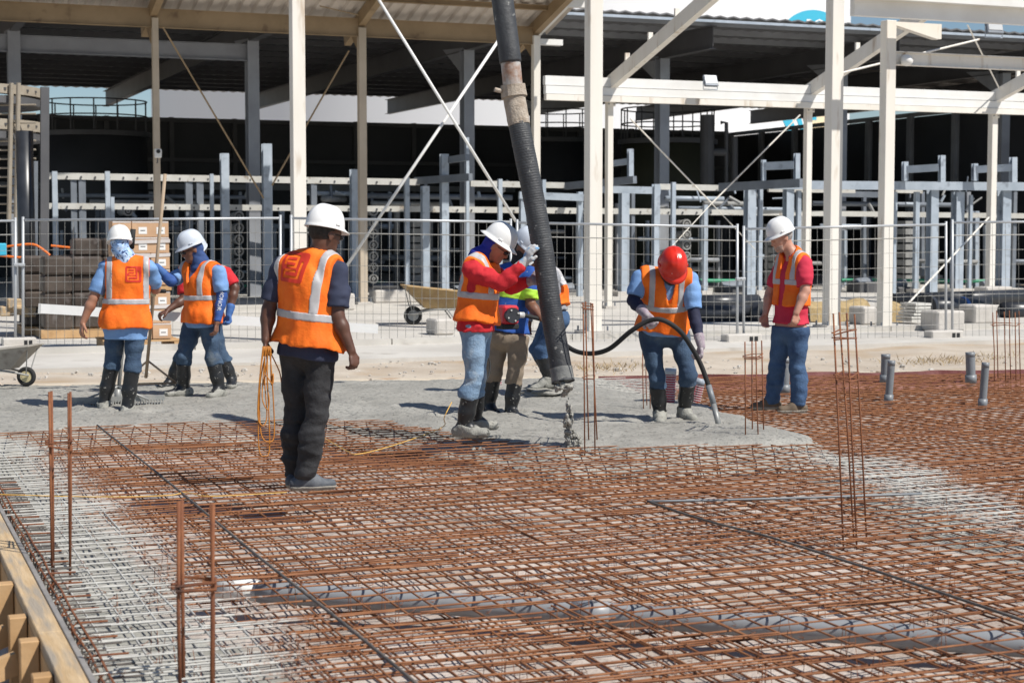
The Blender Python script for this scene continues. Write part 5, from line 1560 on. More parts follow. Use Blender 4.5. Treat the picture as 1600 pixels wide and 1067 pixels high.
def helmet(root, c, fwd, upv, mat, full=False, s=1.0, badge=None):
    fwd = nrm(fwd); upv = nrm(upv - fwd * (np.asarray(upv) @ fwd)); r = np.cross(fwd, upv)
    n, m = 48, 14
    a_, b_, H = .134 * s, .110 * s, .138 * s
    def P(x, y, z): return np.asarray(c) + fwd * x + r * y + upv * z
    v = []
    def ring(k, dz, ext=None):
        for i in range(n):
            ph = 2 * math.pi * i / n
            e = 0 if ext is None else ext(ph)
            cx, cy = math.cos(ph), math.sin(ph)
            v.append(P((a_ * k + e) * cx, (b_ * k + e) * cy, dz if np.isscalar(dz) else dz(ph)))
    if full: ext = lambda ph: .030 + .016 * max(0, math.cos(ph)) + .006 * max(0, -math.cos(ph))
    else: ext = lambda ph: .008 + .040 * max(0, math.cos(ph)) ** 2.2
    drop = lambda ph: -.012 - (.006 if full else .010 * max(0, math.cos(ph)))
    ring(.94, -.004)                       # inside
    ring(1.0, lambda ph: drop(ph) - .003, lambda ph: ext(ph) - .002)
    ring(1.0, drop, ext)
    ring(1.0, lambda ph: drop(ph) * .35 + .002, lambda ph: ext(ph) * .35)
    for j in range(m):
        t = j / m
        k = math.cos(t * math.pi / 2) ** .72
        z = H * math.sin(t * math.pi / 2) ** 1.05
        for i in range(n):
            ph = 2 * math.pi * i / n
            cx, cy = math.cos(ph), math.sin(ph)
            rid = .004 * math.exp(-((b_ * k * cy) / .010) ** 2) * min(1, 3 * t) + .0028 * math.exp(-((abs(b_ * k * cy) - .045) / .008) ** 2) * min(1, 3 * t)
            v.append(P(a_ * k * cx, b_ * k * cy, z + .006 + rid))
    v.append(P(0, 0, H + .010))
    rows = 4 + m
    f = []
    for j in range(rows - 1):
        for i in range(n): f.append((j * n + i, j * n + (i + 1) % n, (j + 1) * n + (i + 1) % n, (j + 1) * n + i))
    for i in range(n): f.append(((rows - 1) * n + i, (rows - 1) * n + (i + 1) % n, rows * n))
    f.append(tuple(range(n - 1, -1, -1)))
    h_ = mk('helmet', v, f, mat, root, smooth=True)
    for sg in (-1, 1):
        q, fq = cbox(P(.02, (b_ + .002) * sg, .018), .035, .008, .016, .003, fwd, r, upv); mk('slot', q, fq, mat, h_)
    if badge:
        q, fq = cbox(P(a_ * .88, b_ * .15, .055), .004, .045, .022, .001, nrm(fwd + upv * .55), r, nrm(upv - fwd * .55)); mk('sticker', q, fq, badge, h_)
    return h_

LOGO = [[(.16, .86), (.60, .86), (.60, .52), (.28, .52)], [(.24, .69), (.52, .69)], [(.16, .86), (.16, .60)], [(.80, .66), (.80, .17), (.18, .17), (.18, .37), (.62, .37)]]
def in_logo(u, v):
    q = np.c_[u, v]
    d = np.full(len(q), 9.)
    for pl_ in LOGO:
        for a, b in zip(pl_[:-1], pl_[1:]):
            a, b = np.array(a), np.array(b); e = b - a; w = q - a
            t = np.clip((w @ e) / (e @ e), 0, 1); d = np.minimum(d, np.linalg.norm(w - t[:, None] * e, axis=1))
    corner = np.maximum(np.abs(u - .5), np.abs(v - .5)) < .5
    rr = np.hypot(np.maximum(np.abs(u - .5) - .40, 0), np.maximum(np.abs(v - .5) - .40, 0)) < .10
    return corner & rr & (d > .048)

def project(fn, p, dirv, off=.003):
    p = p.astype(F32); dirv = np.asarray(dirv, F32)
    for _ in range(48): p = p + dirv * np.clip(fn(p) * .75, -.03, .05)[:, None]
    return p - dirv * F32(off)

def person(label, Y, J, front, face, mats, h=.010, g=1.0, sleeve='short', sleeve2=None, sleeve_mat=None, hands=None, boots=True, cake=.10, vest=True, hem=None,
           shirt_hem=None, vneck=False, openv=0.0, belt=.0, logo=None, gaiter=None, hair=None, beard=None, glasses=False, helm='helmet_white', full=False, hup=None,
           gloves=(None, None), toes=((0, -1, 0), (0, -1, 0)), lime=None, pants_long=False, soles=None, seed=0., badge=None, sleeve_txt=None, stripes=(.15, .15), foot_mat='boot', mask=None, btop=.24, gfr=.035, hs=1.0, flare=.032):
    j = {k: at(v[0], v[1], Y + v[2]) for k, v in J.items()}
    hipm = (j['ha'] + j['hb']) / 2; shm = (j['sa'] + j['sb']) / 2; nk = j['nk']; hd = j['hd']
    t = nrm(nk - hipm); f_ = np.array([front[0], front[1], 0.0]); f_ = nrm(f_ - t * (f_ @ t)); s = np.cross(f_, t)
    if s @ (j['sb'] - j['sa']) < 0: s = -s
    hw = abs((j['sb'] - j['sa']) @ s) / 2
    base = np.array([hipm[0], hipm[1], 0.0])
    root = thing('person', base, label, 'person')
    face = nrm(face); hu = nrm(UP if hup is None else hup); hu = nrm(hu - face * (hu @ face)); hr = np.cross(face, hu)
    chest = shm - t * .13
    # ---- torso
    T = [ec(hipm - s * .055 + t * .02, hipm + s * .055 + t * .02, .118 * g, .118 * g, f_, .92),
         ec(hipm + t * .06, chest, .150 * g, .150 * g, f_, .76),
         ec(chest - s * .045, chest + s * .045, .128, .128, f_, .84),
         ec(chest + t * .07 - s * .06, chest + t * .07 + s * .06, .098, .098, f_, .92),
         rc(j['sa'] + (shm - j['sa']) * .15, j['sb'] + (shm - j['sb']) * .15, .060, .060),
         rc(nk - t * .015, j['sa'] + (nk - j['sa']) * .35, .052, .056), rc(nk - t * .015, j['sb'] + (nk - j['sb']) * .35, .052, .056)]
    TS = T + [ec(hipm - t * .13 - s * .055, hipm + t * .05 - s * .055, .105 * g, .112 * g, f_, .95), ec(hipm - t * .13 + s * .055, hipm + t * .05 + s * .055, .105 * g, .112 * g, f_, .95)]
    neck = [rc(nk - t * .05, nk + t * .0, .066, .060), rc(nk, hd - hu * .05 - face * .02, .058, .054)]
    # ---- head
    def hp_(x, y, z): return hd + hr * x + face * y + hu * z
    Hd = [ec(hp_(0, -.022, .036), hp_(0, .012, .036), .086, .086, hr, .88), ec(hp_(0, .02, .02), hp_(0, .052, -.072), .066, .040, hr, .92), rc(hp_(0, .03, -.02), hp_(0, .045, -.06), .052, .042),
          rc(hp_(-.03, .082, .028), hp_(.03, .082, .028), .015, .015)]
    det = [rc(hp_(0, .096, .018), hp_(0, .112, -.022), .008, .0135), rc(hp_(-.012, .098, -.026), hp_(.012, .098, -.026), .0095, .0095), rc(hp_(-.018, .086, -.052), hp_(.018, .086, -.052), .0085, .0085), rc(hp_(0, .080, -.084), hp_(0, .078, -.09), .018, .018),
           ec(hp_(-.079, -.004, .004), hp_(-.080, -.008, -.018), .024, .016, hr, .32), ec(hp_(.079, -.004, .004), hp_(.080, -.008, -.018), .024, .016, hr, .32),
           rc(hp_(-.034, .070, .006), hp_(-.042, .060, -.012), .022, .02), rc(hp_(.034, .070, .006), hp_(.042, .060, -.012), .022, .02)]
    def fn_head(P):
        d = union(Hd, P, .04)
        d = smin(d, union(neck, P, .03), F32(.03))
        d = smin(d, union(det, P, .012), F32(.012))
        for sg in (-1, 1): d = np.maximum(d, -(d_prim(rc(hp_(.032 * sg, .098, .010), hp_(.034 * sg, .098, .010), .013, .013), P)))
        return d
    arms = []
    hands = hands or {}
    V_, F_, N_ = [], [], 0
    def addshell(fn, pts, pad, hh):
        nonlocal N_
        pts = np.asarray(pts); v, f = surfnet(fn, pts.min(0) - pad, pts.max(0) + pad, hh)
        if len(f):
            v = smooth_mesh(v, f, 1); V_.append(v); F_.append(f + N_); N_ += len(v)
    addshell(fn_head, [hd, nk], .15, .0062 if Y < 12 else .0075)
    HP_ = {}
    for k in 'ab':
        sh, el, wr = j['s' + k], j['e' + k], j['w' + k]
        ax = nrm(wr - el)
        arm = [rc(sh, sh + (el - sh) * .5, .060, .056), rc(sh + (el - sh) * .5, el, .055, .043), rc(el, el + (wr - el) * .3, .043, .045), rc(el + (wr - el) * .3, wr, .045, .0285)]
        hk = hands.get(k, {})
        hd_ = nrm(np.array(hk.get('d', ax), float)); hn = np.array(hk.get('n', -s if k == 'b' else s), float)
        HP_[k] = hand_prims(wr, hd_, hn, hk.get('ts', 1), hk.get('curl', .45), hk.get('sc', 1.0), hk.get('spread', .0), hk.get('thumb', .5))
        arms.append(arm)
        gl = gloves[0 if k == 'a' else 1]
        def fa(P, arm=arm, hp2=HP_[k], gl=gl):
            d = union(arm, P, .025)
            return d if gl else smin(d, union(hp2, P, .008), F32(.014))
        tips = [p[2] for p in HP_[k]]
        addshell(fa, [sh, el, wr] + (tips if not gl else []), .07, .0058 if Y < 12 else .0066)
    legs = []
    for k in 'ab':
        hp0, kn, an = j['h' + k], j['k' + k], j['n' + k]
        back = nrm(np.cross(np.cross(kn - an, f_), kn - an)) * -1
        cm = kn + (an - kn) * .32 - f_ * .015
        legs.append([rc(hp0, hp0 + (kn - hp0) * .5, .090 * g ** .5, .074), rc(hp0 + (kn - hp0) * .5, kn, .074, .057), rc(kn, cm, .060, .060), rc(cm, an, .060, .043)])
    core = T + legs[0] + legs[1]
    addshell(lambda P: union(core, P, .03, -.016), [shm, hipm, j['ka'], j['kb'], j['na'], j['nb']], .2, .016)
    body = mk('body', np.concatenate(V_), np.concatenate(F_), mats['skin'], root, smooth=True)
    # ---- trousers
    ftop = {}
    for k in 'ab': ftop[k] = j['k' + k] + (j['n' + k] - j['k' + k]) * (btop if boots else .96)
    def fn_pants(P):
        d = union(T[:2], P, .03, .004)
        for i, k in enumerate('ab'):
            e = union(legs[i], P, .03, .012 if pants_long else .010)
            if pants_long:
                ax = nrm(j['n' + k] - j['k' + k]); tt = (P - j['k' + k]) @ ax.astype(F32); L = np.linalg.norm(j['n' + k] - j['k' + k])
                e = e - .016 * np.clip(tt / L, 0, 1)
                e = np.maximum(e, tt - F32(L * 1.08))
            else:
                ax = nrm(j['n' + k] - j['k' + k]); tt = (P - ftop[k]) @ ax.astype(F32)
                e = e - .006 * np.clip(tt / .1 + 1, 0, 1)
                e = np.maximum(e, tt - F32(.012) + wrinkle(P, .012, 14, 14, seed))
            d = smin(d, e, F32(.03))
        # folds: broad and soft on the thigh, tight rings near knee and hem
        low = np.clip((hipm[2] - P[:, 2]) / .8, 0, 1)
        d = d + wrinkle(P, .0105, 7., 13., seed) * (.6 + .8 * low) + wrinkle(P, .0065, 9., 34., seed + 3) * (.3 + low)
        return np.maximum(d, (P - hipm.astype(F32)) @ t.astype(F32) - F32(.05))
    solid('trousers', fn_pants, [hipm + t * .16, j['ha'], j['hb'], j['ka'], j['kb'], j['na'], j['nb']], .17, h, mats['pants'], root)
    # ---- boots or shoes
    for i, k in enumerate('ab'):
        an = j['n' + k]; d_ = nrm(np.array(toes[i], float)); dn = -UP if abs(d_[2]) < .3 else nrm(np.cross(np.cross(d_, -UP), d_))
        sole = an + dn * .095
        lat = np.cross(d_, dn)
        ft = [ec(an + dn * .050 - d_ * .055, an + dn * .052 + d_ * .06, .044, .048, lat, .92), ec(an + dn * .055 + d_ * .06, an + dn * .060 + d_ * .165, .048, .041, dn, .86), rc(an, an + dn * .03 + d_ * .05, .046, .046)]
        if boots: ft += [rc(ftop[k], ftop[k] + (an - ftop[k]) * .55, .073, .064), rc(ftop[k] + (an - ftop[k]) * .55, an, .064, .052)]
        axb = nrm(an - j['k' + k])
        def fn_boot(P, ft=ft, sole=sole, dn=dn, axb=axb, tp_=ftop[k]):
            d = union(ft, P, .03, .0)
            d = np.maximum(d, (P - sole.astype(F32)) @ dn.astype(F32))
            if boots: d = np.maximum(d, -((P - tp_.astype(F32)) @ axb.astype(F32)))
            return d + wrinkle(P, .0022, 14, 20, seed)
        bo = solid('boot' if boots else 'shoe', fn_boot, [ftop[k] if boots else an + UP * .02, an - d_ * .12, sole + d_ * .2, sole], .09, h * .8, foot_mat, root)
        if soles or cake:
            hh = cake if boots else .028
            def fn_sole(P, ft=ft, sole=sole, dn=dn, hh=hh):
                d = union(ft, P, .03, .0055)
                e = (P - sole.astype(F32)) @ dn.astype(F32)
                top = -e - hh + (wrinkle(P, .025, 12, 12, seed + 2) if boots else 0)
                return np.maximum(np.maximum(d + (wrinkle(P, .004, 25, 25) if boots else 0), e - .004), top)
            if bo: solid('caked_concrete' if boots else 'sole', fn_sole, [an - d_ * .12 + UP * .05, sole + d_ * .2, sole], .09, h * .8, 'boot_caked' if boots else soles, bo)
    # ---- shirt
    hem_t = (at(J['ha'][0], hem, Y)[2] - hipm[2]) / max(t[2], .3) if hem else -.02
    sh_t = (at(J['ha'][0], shirt_hem, Y)[2] - hipm[2]) / max(t[2], .3) if shirt_hem else hem_t - .02
    tf32 = t.astype(F32); hip32 = hipm.astype(F32)
    def armcut(k, fr0, P, off):
        sh, el, wr = j['s' + k], j['e' + k], j['w' + k]
        i = 'ab'.index(k)
        d = union(arms[i][:2] if fr0 <= 1 else arms[i], P, .025, off)
        if fr0 <= 1:
            ax = nrm(el - sh); L = np.linalg.norm(el - sh); tt = (P - sh.astype(F32)) @ ax.astype(F32)
            d = d - .012 * np.clip(tt / L, 0, 1); return np.maximum(d, tt - F32(L * fr0))
        ax = nrm(wr - el); L = np.linalg.norm(wr - el); tt = (P - el.astype(F32)) @ ax.astype(F32)
        far = np.linalg.norm(P - wr.astype(F32), axis=1) < L * .6
        return np.where(far, np.maximum(d, tt - F32(L * (fr0 - 1))), d)
    slf = {'short': .80, 'long': 1.93}
    def fn_shirt(P):
        d = union(TS, P, .035, .004 if vest else .010)
        lo_t = (P - hip32) @ tf32
        d = d - .020 * np.clip((.10 - lo_t) / .15, 0, 1)
        d = np.maximum(d, F32(sh_t) - lo_t + wrinkle(P, .006, 6, 6, seed))
        for k in 'ab': d = smin(d, armcut(k, slf[sleeve], P, .013), F32(.025))
        d = d + (wrinkle(P, .010, 9., 18., seed + 1) + (wrinkle(P, .008, 22., 16., seed + 2) if sleeve == 'long' else 0)) * np.where(np.abs((P - shm.astype(F32)) @ s.astype(F32)) < hw - .02, F32(.35 if vest else 1.), F32(1.))
        return np.maximum(d, -union([rc(nk + t * .015, hd, .062, .06)], P))
    pts_up = [j['sa'], j['sb'], j['ea'], j['eb'], hipm + t * sh_t, nk] + ([j['wa'], j['wb']] if sleeve == 'long' else [])
    shirt = solid('shirt', fn_shirt, pts_up, .2, h, mats['shirt'], root)
    if lime is not None:
        y0, y1 = [(at(J['ha'][0], q, Y)[2] - hipm[2]) / max(t[2], .3) for q in lime]
        def fn_lime(P):
            lo_t = (P - hip32) @ tf32
            return np.maximum(fn_shirt(P) - .004, np.maximum(y1 - lo_t, lo_t - y0))
        solid('band', fn_lime, pts_up, .2, h * .7, 'lime', shirt)
    if sleeve_mat:          # fitted undersleeve below the short sleeve
        for k in 'ab':
            i = 'ab'.index(k)
            if sleeve2 and k not in sleeve2: continue
            def fn_us(P, k=k, i=i):
                return armcut(k, 1.97, P, .006) + wrinkle(P, .003, 12, 40, seed)
            us = solid('undersleeve', fn_us, [j['s' + k], j['e' + k], j['w' + k]], .1, h * .8, sleeve_mat, root)
            if sleeve_txt == k:
                tv, tf = text_mesh('HONOR', .056)
                ax = nrm(j['w' + k] - j['e' + k]); mid = j['e' + k] + (j['w' + k] - j['e' + k]) * .18
                vdir = np.array([0, 1.0, 0]) - ax * ax[1]; vdir = nrm(vdir); uu = ax; vv = nrm(np.cross(uu, vdir)) 
                if vv[0] < 0: vv = -vv
                pv = mid - vdir * .15 + np.outer(tv[:, 0], uu) + np.outer(tv[:, 1], vv)
                mk('lettering', project(fn_us, pv, vdir, .004), tf, 'white_letters', us)
    # ---- vest
    if vest:
        vo = nrm(j['sb'] - j['sa'])
        def fn_vest(P, off=.030):
            lo_t = (P - hip32) @ tf32
            d = union(TS, P, .04, off)
            d = d - F32(flare) * np.clip((.34 - lo_t) / .42, 0, 1.2)
            sc_ = (P - shm.astype(F32)) @ s.astype(F32)
            d = np.maximum(d, F32(hem_t) - lo_t + wrinkle(P, .010, 5, 5, seed))
            d = d + wrinkle(P, .0170, 7.0, 3.2, seed + 8) + wrinkle(P, .0075, 15., 8., seed + 9)
            d = np.maximum(d, np.abs(sc_) - F32(hw + .004) - F32(.5) * np.clip(F32(.38) - lo_t, 0, 1))
            for k, sg in (('a', -1), ('b', 1)):
                q = j['s' + k] + s * sg * .052
                d = np.maximum(d, -union([rc(q + t * .05, q - t * .15, .060, .058)], P))
            d = np.maximum(d, -union([rc(nk + t * .005 + f_ * .02, hd, .074, .08)], P))
            if vneck: d = np.maximum(d, -union([rc(nk + f_ * .07, nk + f_ * .17 - t * .25, .060, .004)], P))
            if openv:
                fr = (P - shm.astype(F32)) @ f_.astype(F32); d = np.maximum(d, np.minimum(F32(openv) - np.abs(sc_ - .0), fr - .0) if False else -np.maximum(np.abs(sc_) - F32(openv) - .10 * np.clip((.25 - lo_t), 0, .3), -fr + .02))
            return d
        pts_v = [j['sa'], j['sb'], hipm + t * hem_t, nk]
        ve = solid('safety_vest', fn_vest, pts_v, .24, h * .85, 'vest', root)
        bt = hem_t + .165 + belt
        def fn_belt(P):
            lo_t = (P - hip32) @ tf32
            return np.maximum(fn_vest(P) - .0045, np.abs(lo_t - F32(bt)) - .026)
        solid('reflective_stripe', fn_belt, pts_v, .24, h * .72, 'stripe', ve)
        for sg, x in ((-1, stripes[0]), (1, stripes[1])):
            def fn_st(P, sg=sg, x=x):
                lo_t = (P - hip32) @ tf32
                sc_ = (P - shm.astype(F32)) @ s.astype(F32)
                return np.maximum(np.maximum(fn_vest(P) - .0040, np.abs(sc_ - F32(sg * x)) - .026), F32(bt + .02) - lo_t)
            solid('reflective_stripe', fn_st, pts_v, .24, h * .72, 'stripe', ve)
        if logo:
            lc = at(logo[0], logo[1], Y); sz = logo[2]
            uu = s if s[0] > 0 else -s
            N = 64
            g_ = (np.arange(N + 1) / N)
            U, W_ = np.meshgrid(g_, g_)
            bk = -f_
            lo_c = (lc - hipm) @ t; sc_c = (lc - shm) @ uu
            org = hipm + t * lo_c + uu * ((shm - hipm) @ uu + sc_c) + bk * .45
            pv = org + np.outer((U.ravel() - .5) * sz, uu) + np.outer((W_.ravel() - .5) * sz, t)
            pv = project(fn_vest, pv, -bk, .004)
            ii, jj = np.meshgrid(np.arange(N), np.arange(N))
            b0 = (jj * (N + 1) + ii).ravel(); q = np.c_[b0, b0 + 1, b0 + N + 2, b0 + N + 1]
            ok_ = in_logo((ii.ravel() + .5) / N, (jj.ravel() + .5) / N)
            good = (np.abs(fn_vest(pv.astype(F32)) - .0) < .02) & (np.linalg.norm(pv - lc, axis=1) < .45)
            ok_ = ok_ & good[q].all(1)
            mk('logo', pv, q[ok_], 'logo_red', ve, smooth=True)
    # ---- gloves
    for i, k in enumerate('ab'):
        gm = gloves[i]
        if gm:
            el, wr = j['e' + k], j['w' + k]; ax = nrm(wr - el)
            def fn_gl(P, k=k, wr=wr, ax=ax):
                return np.minimum(union(HP_[k], P, .010, .003), union([rc(wr - ax * .075, wr + ax * .02, .046, .034)], P)) + wrinkle(P, .0012, 30, 30)
            solid('glove', fn_gl, [wr - ax * .08] + [p[2] for p in HP_[k]], .06, .0052, gm, root)
    # ---- head gear
    hc = hp_(0, -.006, .060)
    helmet(root, hc + hu * .0, nrm(face - hu * .0), hu, helm, full, hs, badge)
    if hair:
        def fn_hair(P):
            d = union(Hd[:1], P, .03, .006)
            q = P - hd.astype(F32)
            return np.maximum(np.maximum(d, q @ face.astype(F32) - .018 - .0 * q[:, 0]), -(q @ hu.astype(F32)) - .055) + wrinkle(P, .002, 60, 60)
        solid('hair', fn_hair, [hd], .14, .006, hair, root)
    if beard:
        def fn_beard(P):
            q = P - hd.astype(F32); u_ = q @ hu.astype(F32); f2 = q @ face.astype(F32)
            return np.maximum(np.maximum(union(Hd, P, .04, .0025) + wrinkle(P, .003, 50, 50), u_ + .046), .035 - f2)
        solid('beard', fn_beard, [hd], .14, .005, beard, root)
    if gaiter:
        gp_ = [ec(hp_(0, -.022, .030), hp_(0, -.005, .0), .092, .082, hr, .92), rc(hp_(0, -.030, -.03), nk + t * .02 - f_ * .02, .070, .080), rc(nk + t * .02 - f_ * .01, nk - t * .02 - f_ * .01, .085, .100)]
        def fn_g(P):
            q = P - hd.astype(F32); f2 = q @ face.astype(F32); u_ = q @ hu.astype(F32)
            d = union(gp_, P, .03) + wrinkle(P, .006, 14, 30, seed + 4)
            return np.maximum(np.maximum(d, f2 - gfr - .6 * np.clip(-.07 - u_, 0, .1)), u_ - .055)
        solid('neck_cloth', fn_g, [hd, nk], .17, .008, gaiter, root)
    if mask:
        def fn_m(P):
            q = P - hd.astype(F32); u_ = q @ hu.astype(F32)
            d = np.minimum(union(Hd, P, .04, .007), union([rc(hp_(0, .0, -.06), nk + t * .01, .075, .080)], P))
            return np.maximum(d + wrinkle(P, .004, 18, 30, seed), u_ + .012)
        solid('face_mask', fn_m, [hd, nk], .16, .007, mask, root)
    if glasses:
        v = []; f = []
        rodp = [hp_(-.078, .02, .016), hp_(-.07, .085, .014), hp_(-.032, .104, .010), hp_(0, .108, .014), hp_(.032, .104, .010), hp_(.07, .085, .014), hp_(.078, .02, .016)]
        gv_, gf_ = tube(spline(rodp, 4), .0035, 6); gl_ = mk('glasses', gv_, gf_, 'black', root)
        for sg in (-1, 1):
            gv_, gf_ = blob(hp_(.036 * sg, .098, .006), .024, 3, .75, 8, .0)
            mk('lens', gv_, gf_, 'glass_dark', gl_, smooth=True)
    return root, j
# ------------------------------------------------------------------ the nine workers
# joints: (photo x, photo y, metres deeper than Y); a = one side, b = the other
person('man with white helmet and navy shirt standing on the mat, seen from behind, holding cord', 10.72,
    dict(hd=(507, 369, .0), nk=(496, 398, .0), sa=(441, 417, .08), sb=(527, 425, -.07), ea=(420, 484, .05), eb=(527, 494, -.12), wa=(415, 531, -.02), wb=(549, 548, -.14),
         ha=(461, 550, .05), hb=(501, 552, -.04), ka=(462, 650, .06), kb=(495, 652, -.05), na=(460, 738, .12), nb=(476, 743, -.02)),
    (.48, .88), (.72, .66, -.18), dict(skin='skin_dark', shirt='shirt_navy', pants='trouser_black'), h=.0085, g=1.13, flare=.05, hem=540, shirt_hem=559, boots=False, cake=0,
    pants_long=True, soles='sole', foot_mat='shoe_grey', toes=((.25, .97, 0), (.97, .25, 0)), logo=(473, 418, .195), hair='hair_dark', glasses=True, seed=1.3,
    hands=dict(a=dict(d=(-.05, -.1, -1), n=(.9, .1, 0), ts=-1, curl=1.25, thumb=1.0), b=dict(d=(.25, -.05, -1), n=(-.75, .55, -.2), ts=1, curl=.75)), belt=.03, stripes=(.19, .15))

person('worker with white helmet and pale blue shirt raking at the far left, seen from behind', 15.35,
    dict(hd=(187, 386, .0), nk=(197, 407, .0), sa=(165, 420, .02), sb=(233, 419, -.02), ea=(146, 466, -.02), eb=(243, 452, .16), wa=(129, 505, -.05), wb=(226, 440, .36),
         ha=(182, 508, .0), hb=(212, 508, .0), ka=(175, 571, .05), kb=(207, 575, -.04), na=(162, 630, .05), nb=(199, 636, -.06)),
    (-.2, .98), (-.25, .95, -.2), dict(skin='skin_tan', shirt='shirt_blue', pants='jeans_dark'), h=.0105, g=1.10, hem=512, shirt_hem=530, cake=.10,
    logo=(209, 428, .145), gaiter='gaiter_print', btop=.06, seed=7.1, toes=((-.2, 1, 0), (.2, 1, 0)), stripes=(.16, .17), belt=.08,
    hands=dict(a=dict(d=(-.1, -.2, -1), n=(.8, .5, 0), ts=1, curl=.45), b=dict(d=(-.7, .5, .1), n=(-.4, -.6, 0), ts=1, curl=1.2)))

person('worker with pale grey helmet and blue undersleeves gripping the float pole', 16.5,
    dict(hd=(301, 391, .0), nk=(312, 416, .0), sa=(286, 426, .14), sb=(341, 424, -.12), ea=(267, 440, .0), eb=(347, 464, -.14), wa=(247, 419, -.06), wb=(339, 504, -.22),
         ha=(302, 500, .05), hb=(326, 500, -.05), ka=(287, 556, .0), kb=(332, 558, -.06), na=(287, 604, .08), nb=(343, 606, -.04)),
    (-.75, -.65), (-.86, -.36, -.34), dict(skin='skin_brown', shirt='shirt_blue', pants='jeans_dark'), h=.0105, g=1.04, hem=505, shirt_hem=511, cake=.07,
    sleeve_mat='sleeve_blue', sleeve_txt='b', gaiter='gaiter_blue', glasses=True, helm='helmet_grey', seed=3.7, toes=((-.8, -.6, 0), (-.4, -.9, 0)), vneck=True, belt=.09, gloves=('glove_blue', None),
    hands=dict(a=dict(d=(-.75, .0, .35), n=(.1, .5, -.8), ts=1, curl=1.1), b=dict(d=(-.1, -.1, -1), n=(-.8, .2, 0), ts=1, curl=.5)))

person('worker bending behind the one with blue undersleeves, hands on the white straightedge', 17.35,
    dict(hd=(308, 396, -.02), nk=(318, 420, .0), sa=(291, 432, .02), sb=(352, 428, .02), ea=(287, 468, -.08), eb=(367, 450, .0), wa=(262, 485, -.2), wb=(358, 490, -.1),
         ha=(305, 508, .12), hb=(332, 508, .12), ka=(285, 555, .06), kb=(345, 555, .1), na=(268, 594, .12), nb=(362, 592, .15)),
    (-.2, -.98), (-.3, -.75, -.5), dict(skin='skin_dark', shirt='shirt_red', pants='jeans_dark'), h=.012, hem=500, cake=.05, seed=5.5, toes=((-.5, -.8, 0), (.1, -1, 0)), helm='helmet_grey', hair='hair_dark',
    gloves=(None, 'glove_blue'), hands=dict(a=dict(d=(-.75, -.3, -.4), n=(0, .2, -1), ts=1, curl=.7), b=dict(d=(.0, -.2, -1), n=(-.6, -.5, 0), ts=1, curl=.7)))

person('man with full-brim white helmet and red sleeves steadying the hose', 13.2,
    dict(hd=(775, 386, .0), nk=(752, 407, .0), sa=(737, 421, -.15), sb=(766, 424, .16), ea=(786, 443, -.22), eb=(798, 448, .08), wa=(819, 410, -.24), wb=(828, 440, .0),
         ha=(738, 512, -.08), hb=(748, 512, .09), ka=(741, 588, -.10), kb=(746, 588, .12), na=(725, 664, -.08), nb=(741, 654, .22)),
    (.97, -.22), (.82, -.12, -.56), dict(skin='skin_tan', shirt='shirt_red', pants='jeans_light'), h=.0095, g=1.06, hem=503, shirt_hem=517, sleeve='long', cake=.085,
    gaiter='gaiter_royal', full=True, btop=.42, gfr=-.005, seed=2.2, toes=((.98, -.15, 0), (.9, .3, 0)), gloves=('glove_mix', 'glove_grey'), glasses=True, belt=.05, stripes=(.13, .13),
    hands=dict(a=dict(d=(.45, -.1, .9), n=(.75, .6, -.3), ts=-1, curl=.22, spread=.6), b=dict(d=(.8, -.1, .2), n=(.3, .9, 0), ts=1, curl=.5)))

person('man with white helmet, royal blue shirt and khaki trousers carrying the vibrator motor', 15.0,
    dict(hd=(819, 388, .0), nk=(812, 413, .02), sa=(782, 428, .06), sb=(829, 430, -.08), ea=(775, 475, -.02), eb=(829, 476, -.12), wa=(787, 497, -.22), wb=(846, 497, -.26),
         ha=(779, 528, .05), hb=(810, 530, -.05), ka=(772, 580, .06), kb=(806, 584, -.06), na=(764, 632, .14), nb=(798, 640, -.05)),
    (.5, -.86), (.62, -.5, -.6), dict(skin='skin_brown', shirt='shirt_royal', pants='trouser_khaki'), h=.0105, g=1.06, hem=520, shirt_hem=519, vest=False, lime=(448, 467), cake=.03,
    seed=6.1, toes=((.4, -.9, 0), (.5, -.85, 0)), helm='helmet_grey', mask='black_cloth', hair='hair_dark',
    hands=dict(a=dict(d=(.5, -.4, -.3), n=(.5, .5, -.3), ts=1, curl=.9), b=dict(d=(.75, -.3, -.25), n=(-.2, .6, -.8), ts=1, curl=1.2, thumb=1.0)))

person('worker bending behind the hose, orange vest showing right of it', 16.5,
    dict(hd=(836, 412, .1), nk=(848, 424, .1), sa=(846, 436, .22), sb=(864, 432, -.06), ea=(830, 478, .2), eb=(838, 474, -.18), wa=(826, 506, .1), wb=(846, 452, -.35),
         ha=(862, 500, .1), hb=(874, 500, -.06), ka=(838, 545, .12), kb=(846, 548, -.06), na=(862, 592, .3), nb=(858, 590, -.03)),
    (-.9, -.3), (-.8, -.3, -.6), dict(skin='skin_brown', shirt='sleeve_grey', pants='jeans_mid'), h=.011, g=1.05, hem=484, shirt_hem=490, sleeve='long', cake=.12, seed=8.3, toes=((-.8, .2, -.1), (-.85, -.3, -.25)), hair='hair_dark', belt=.05)

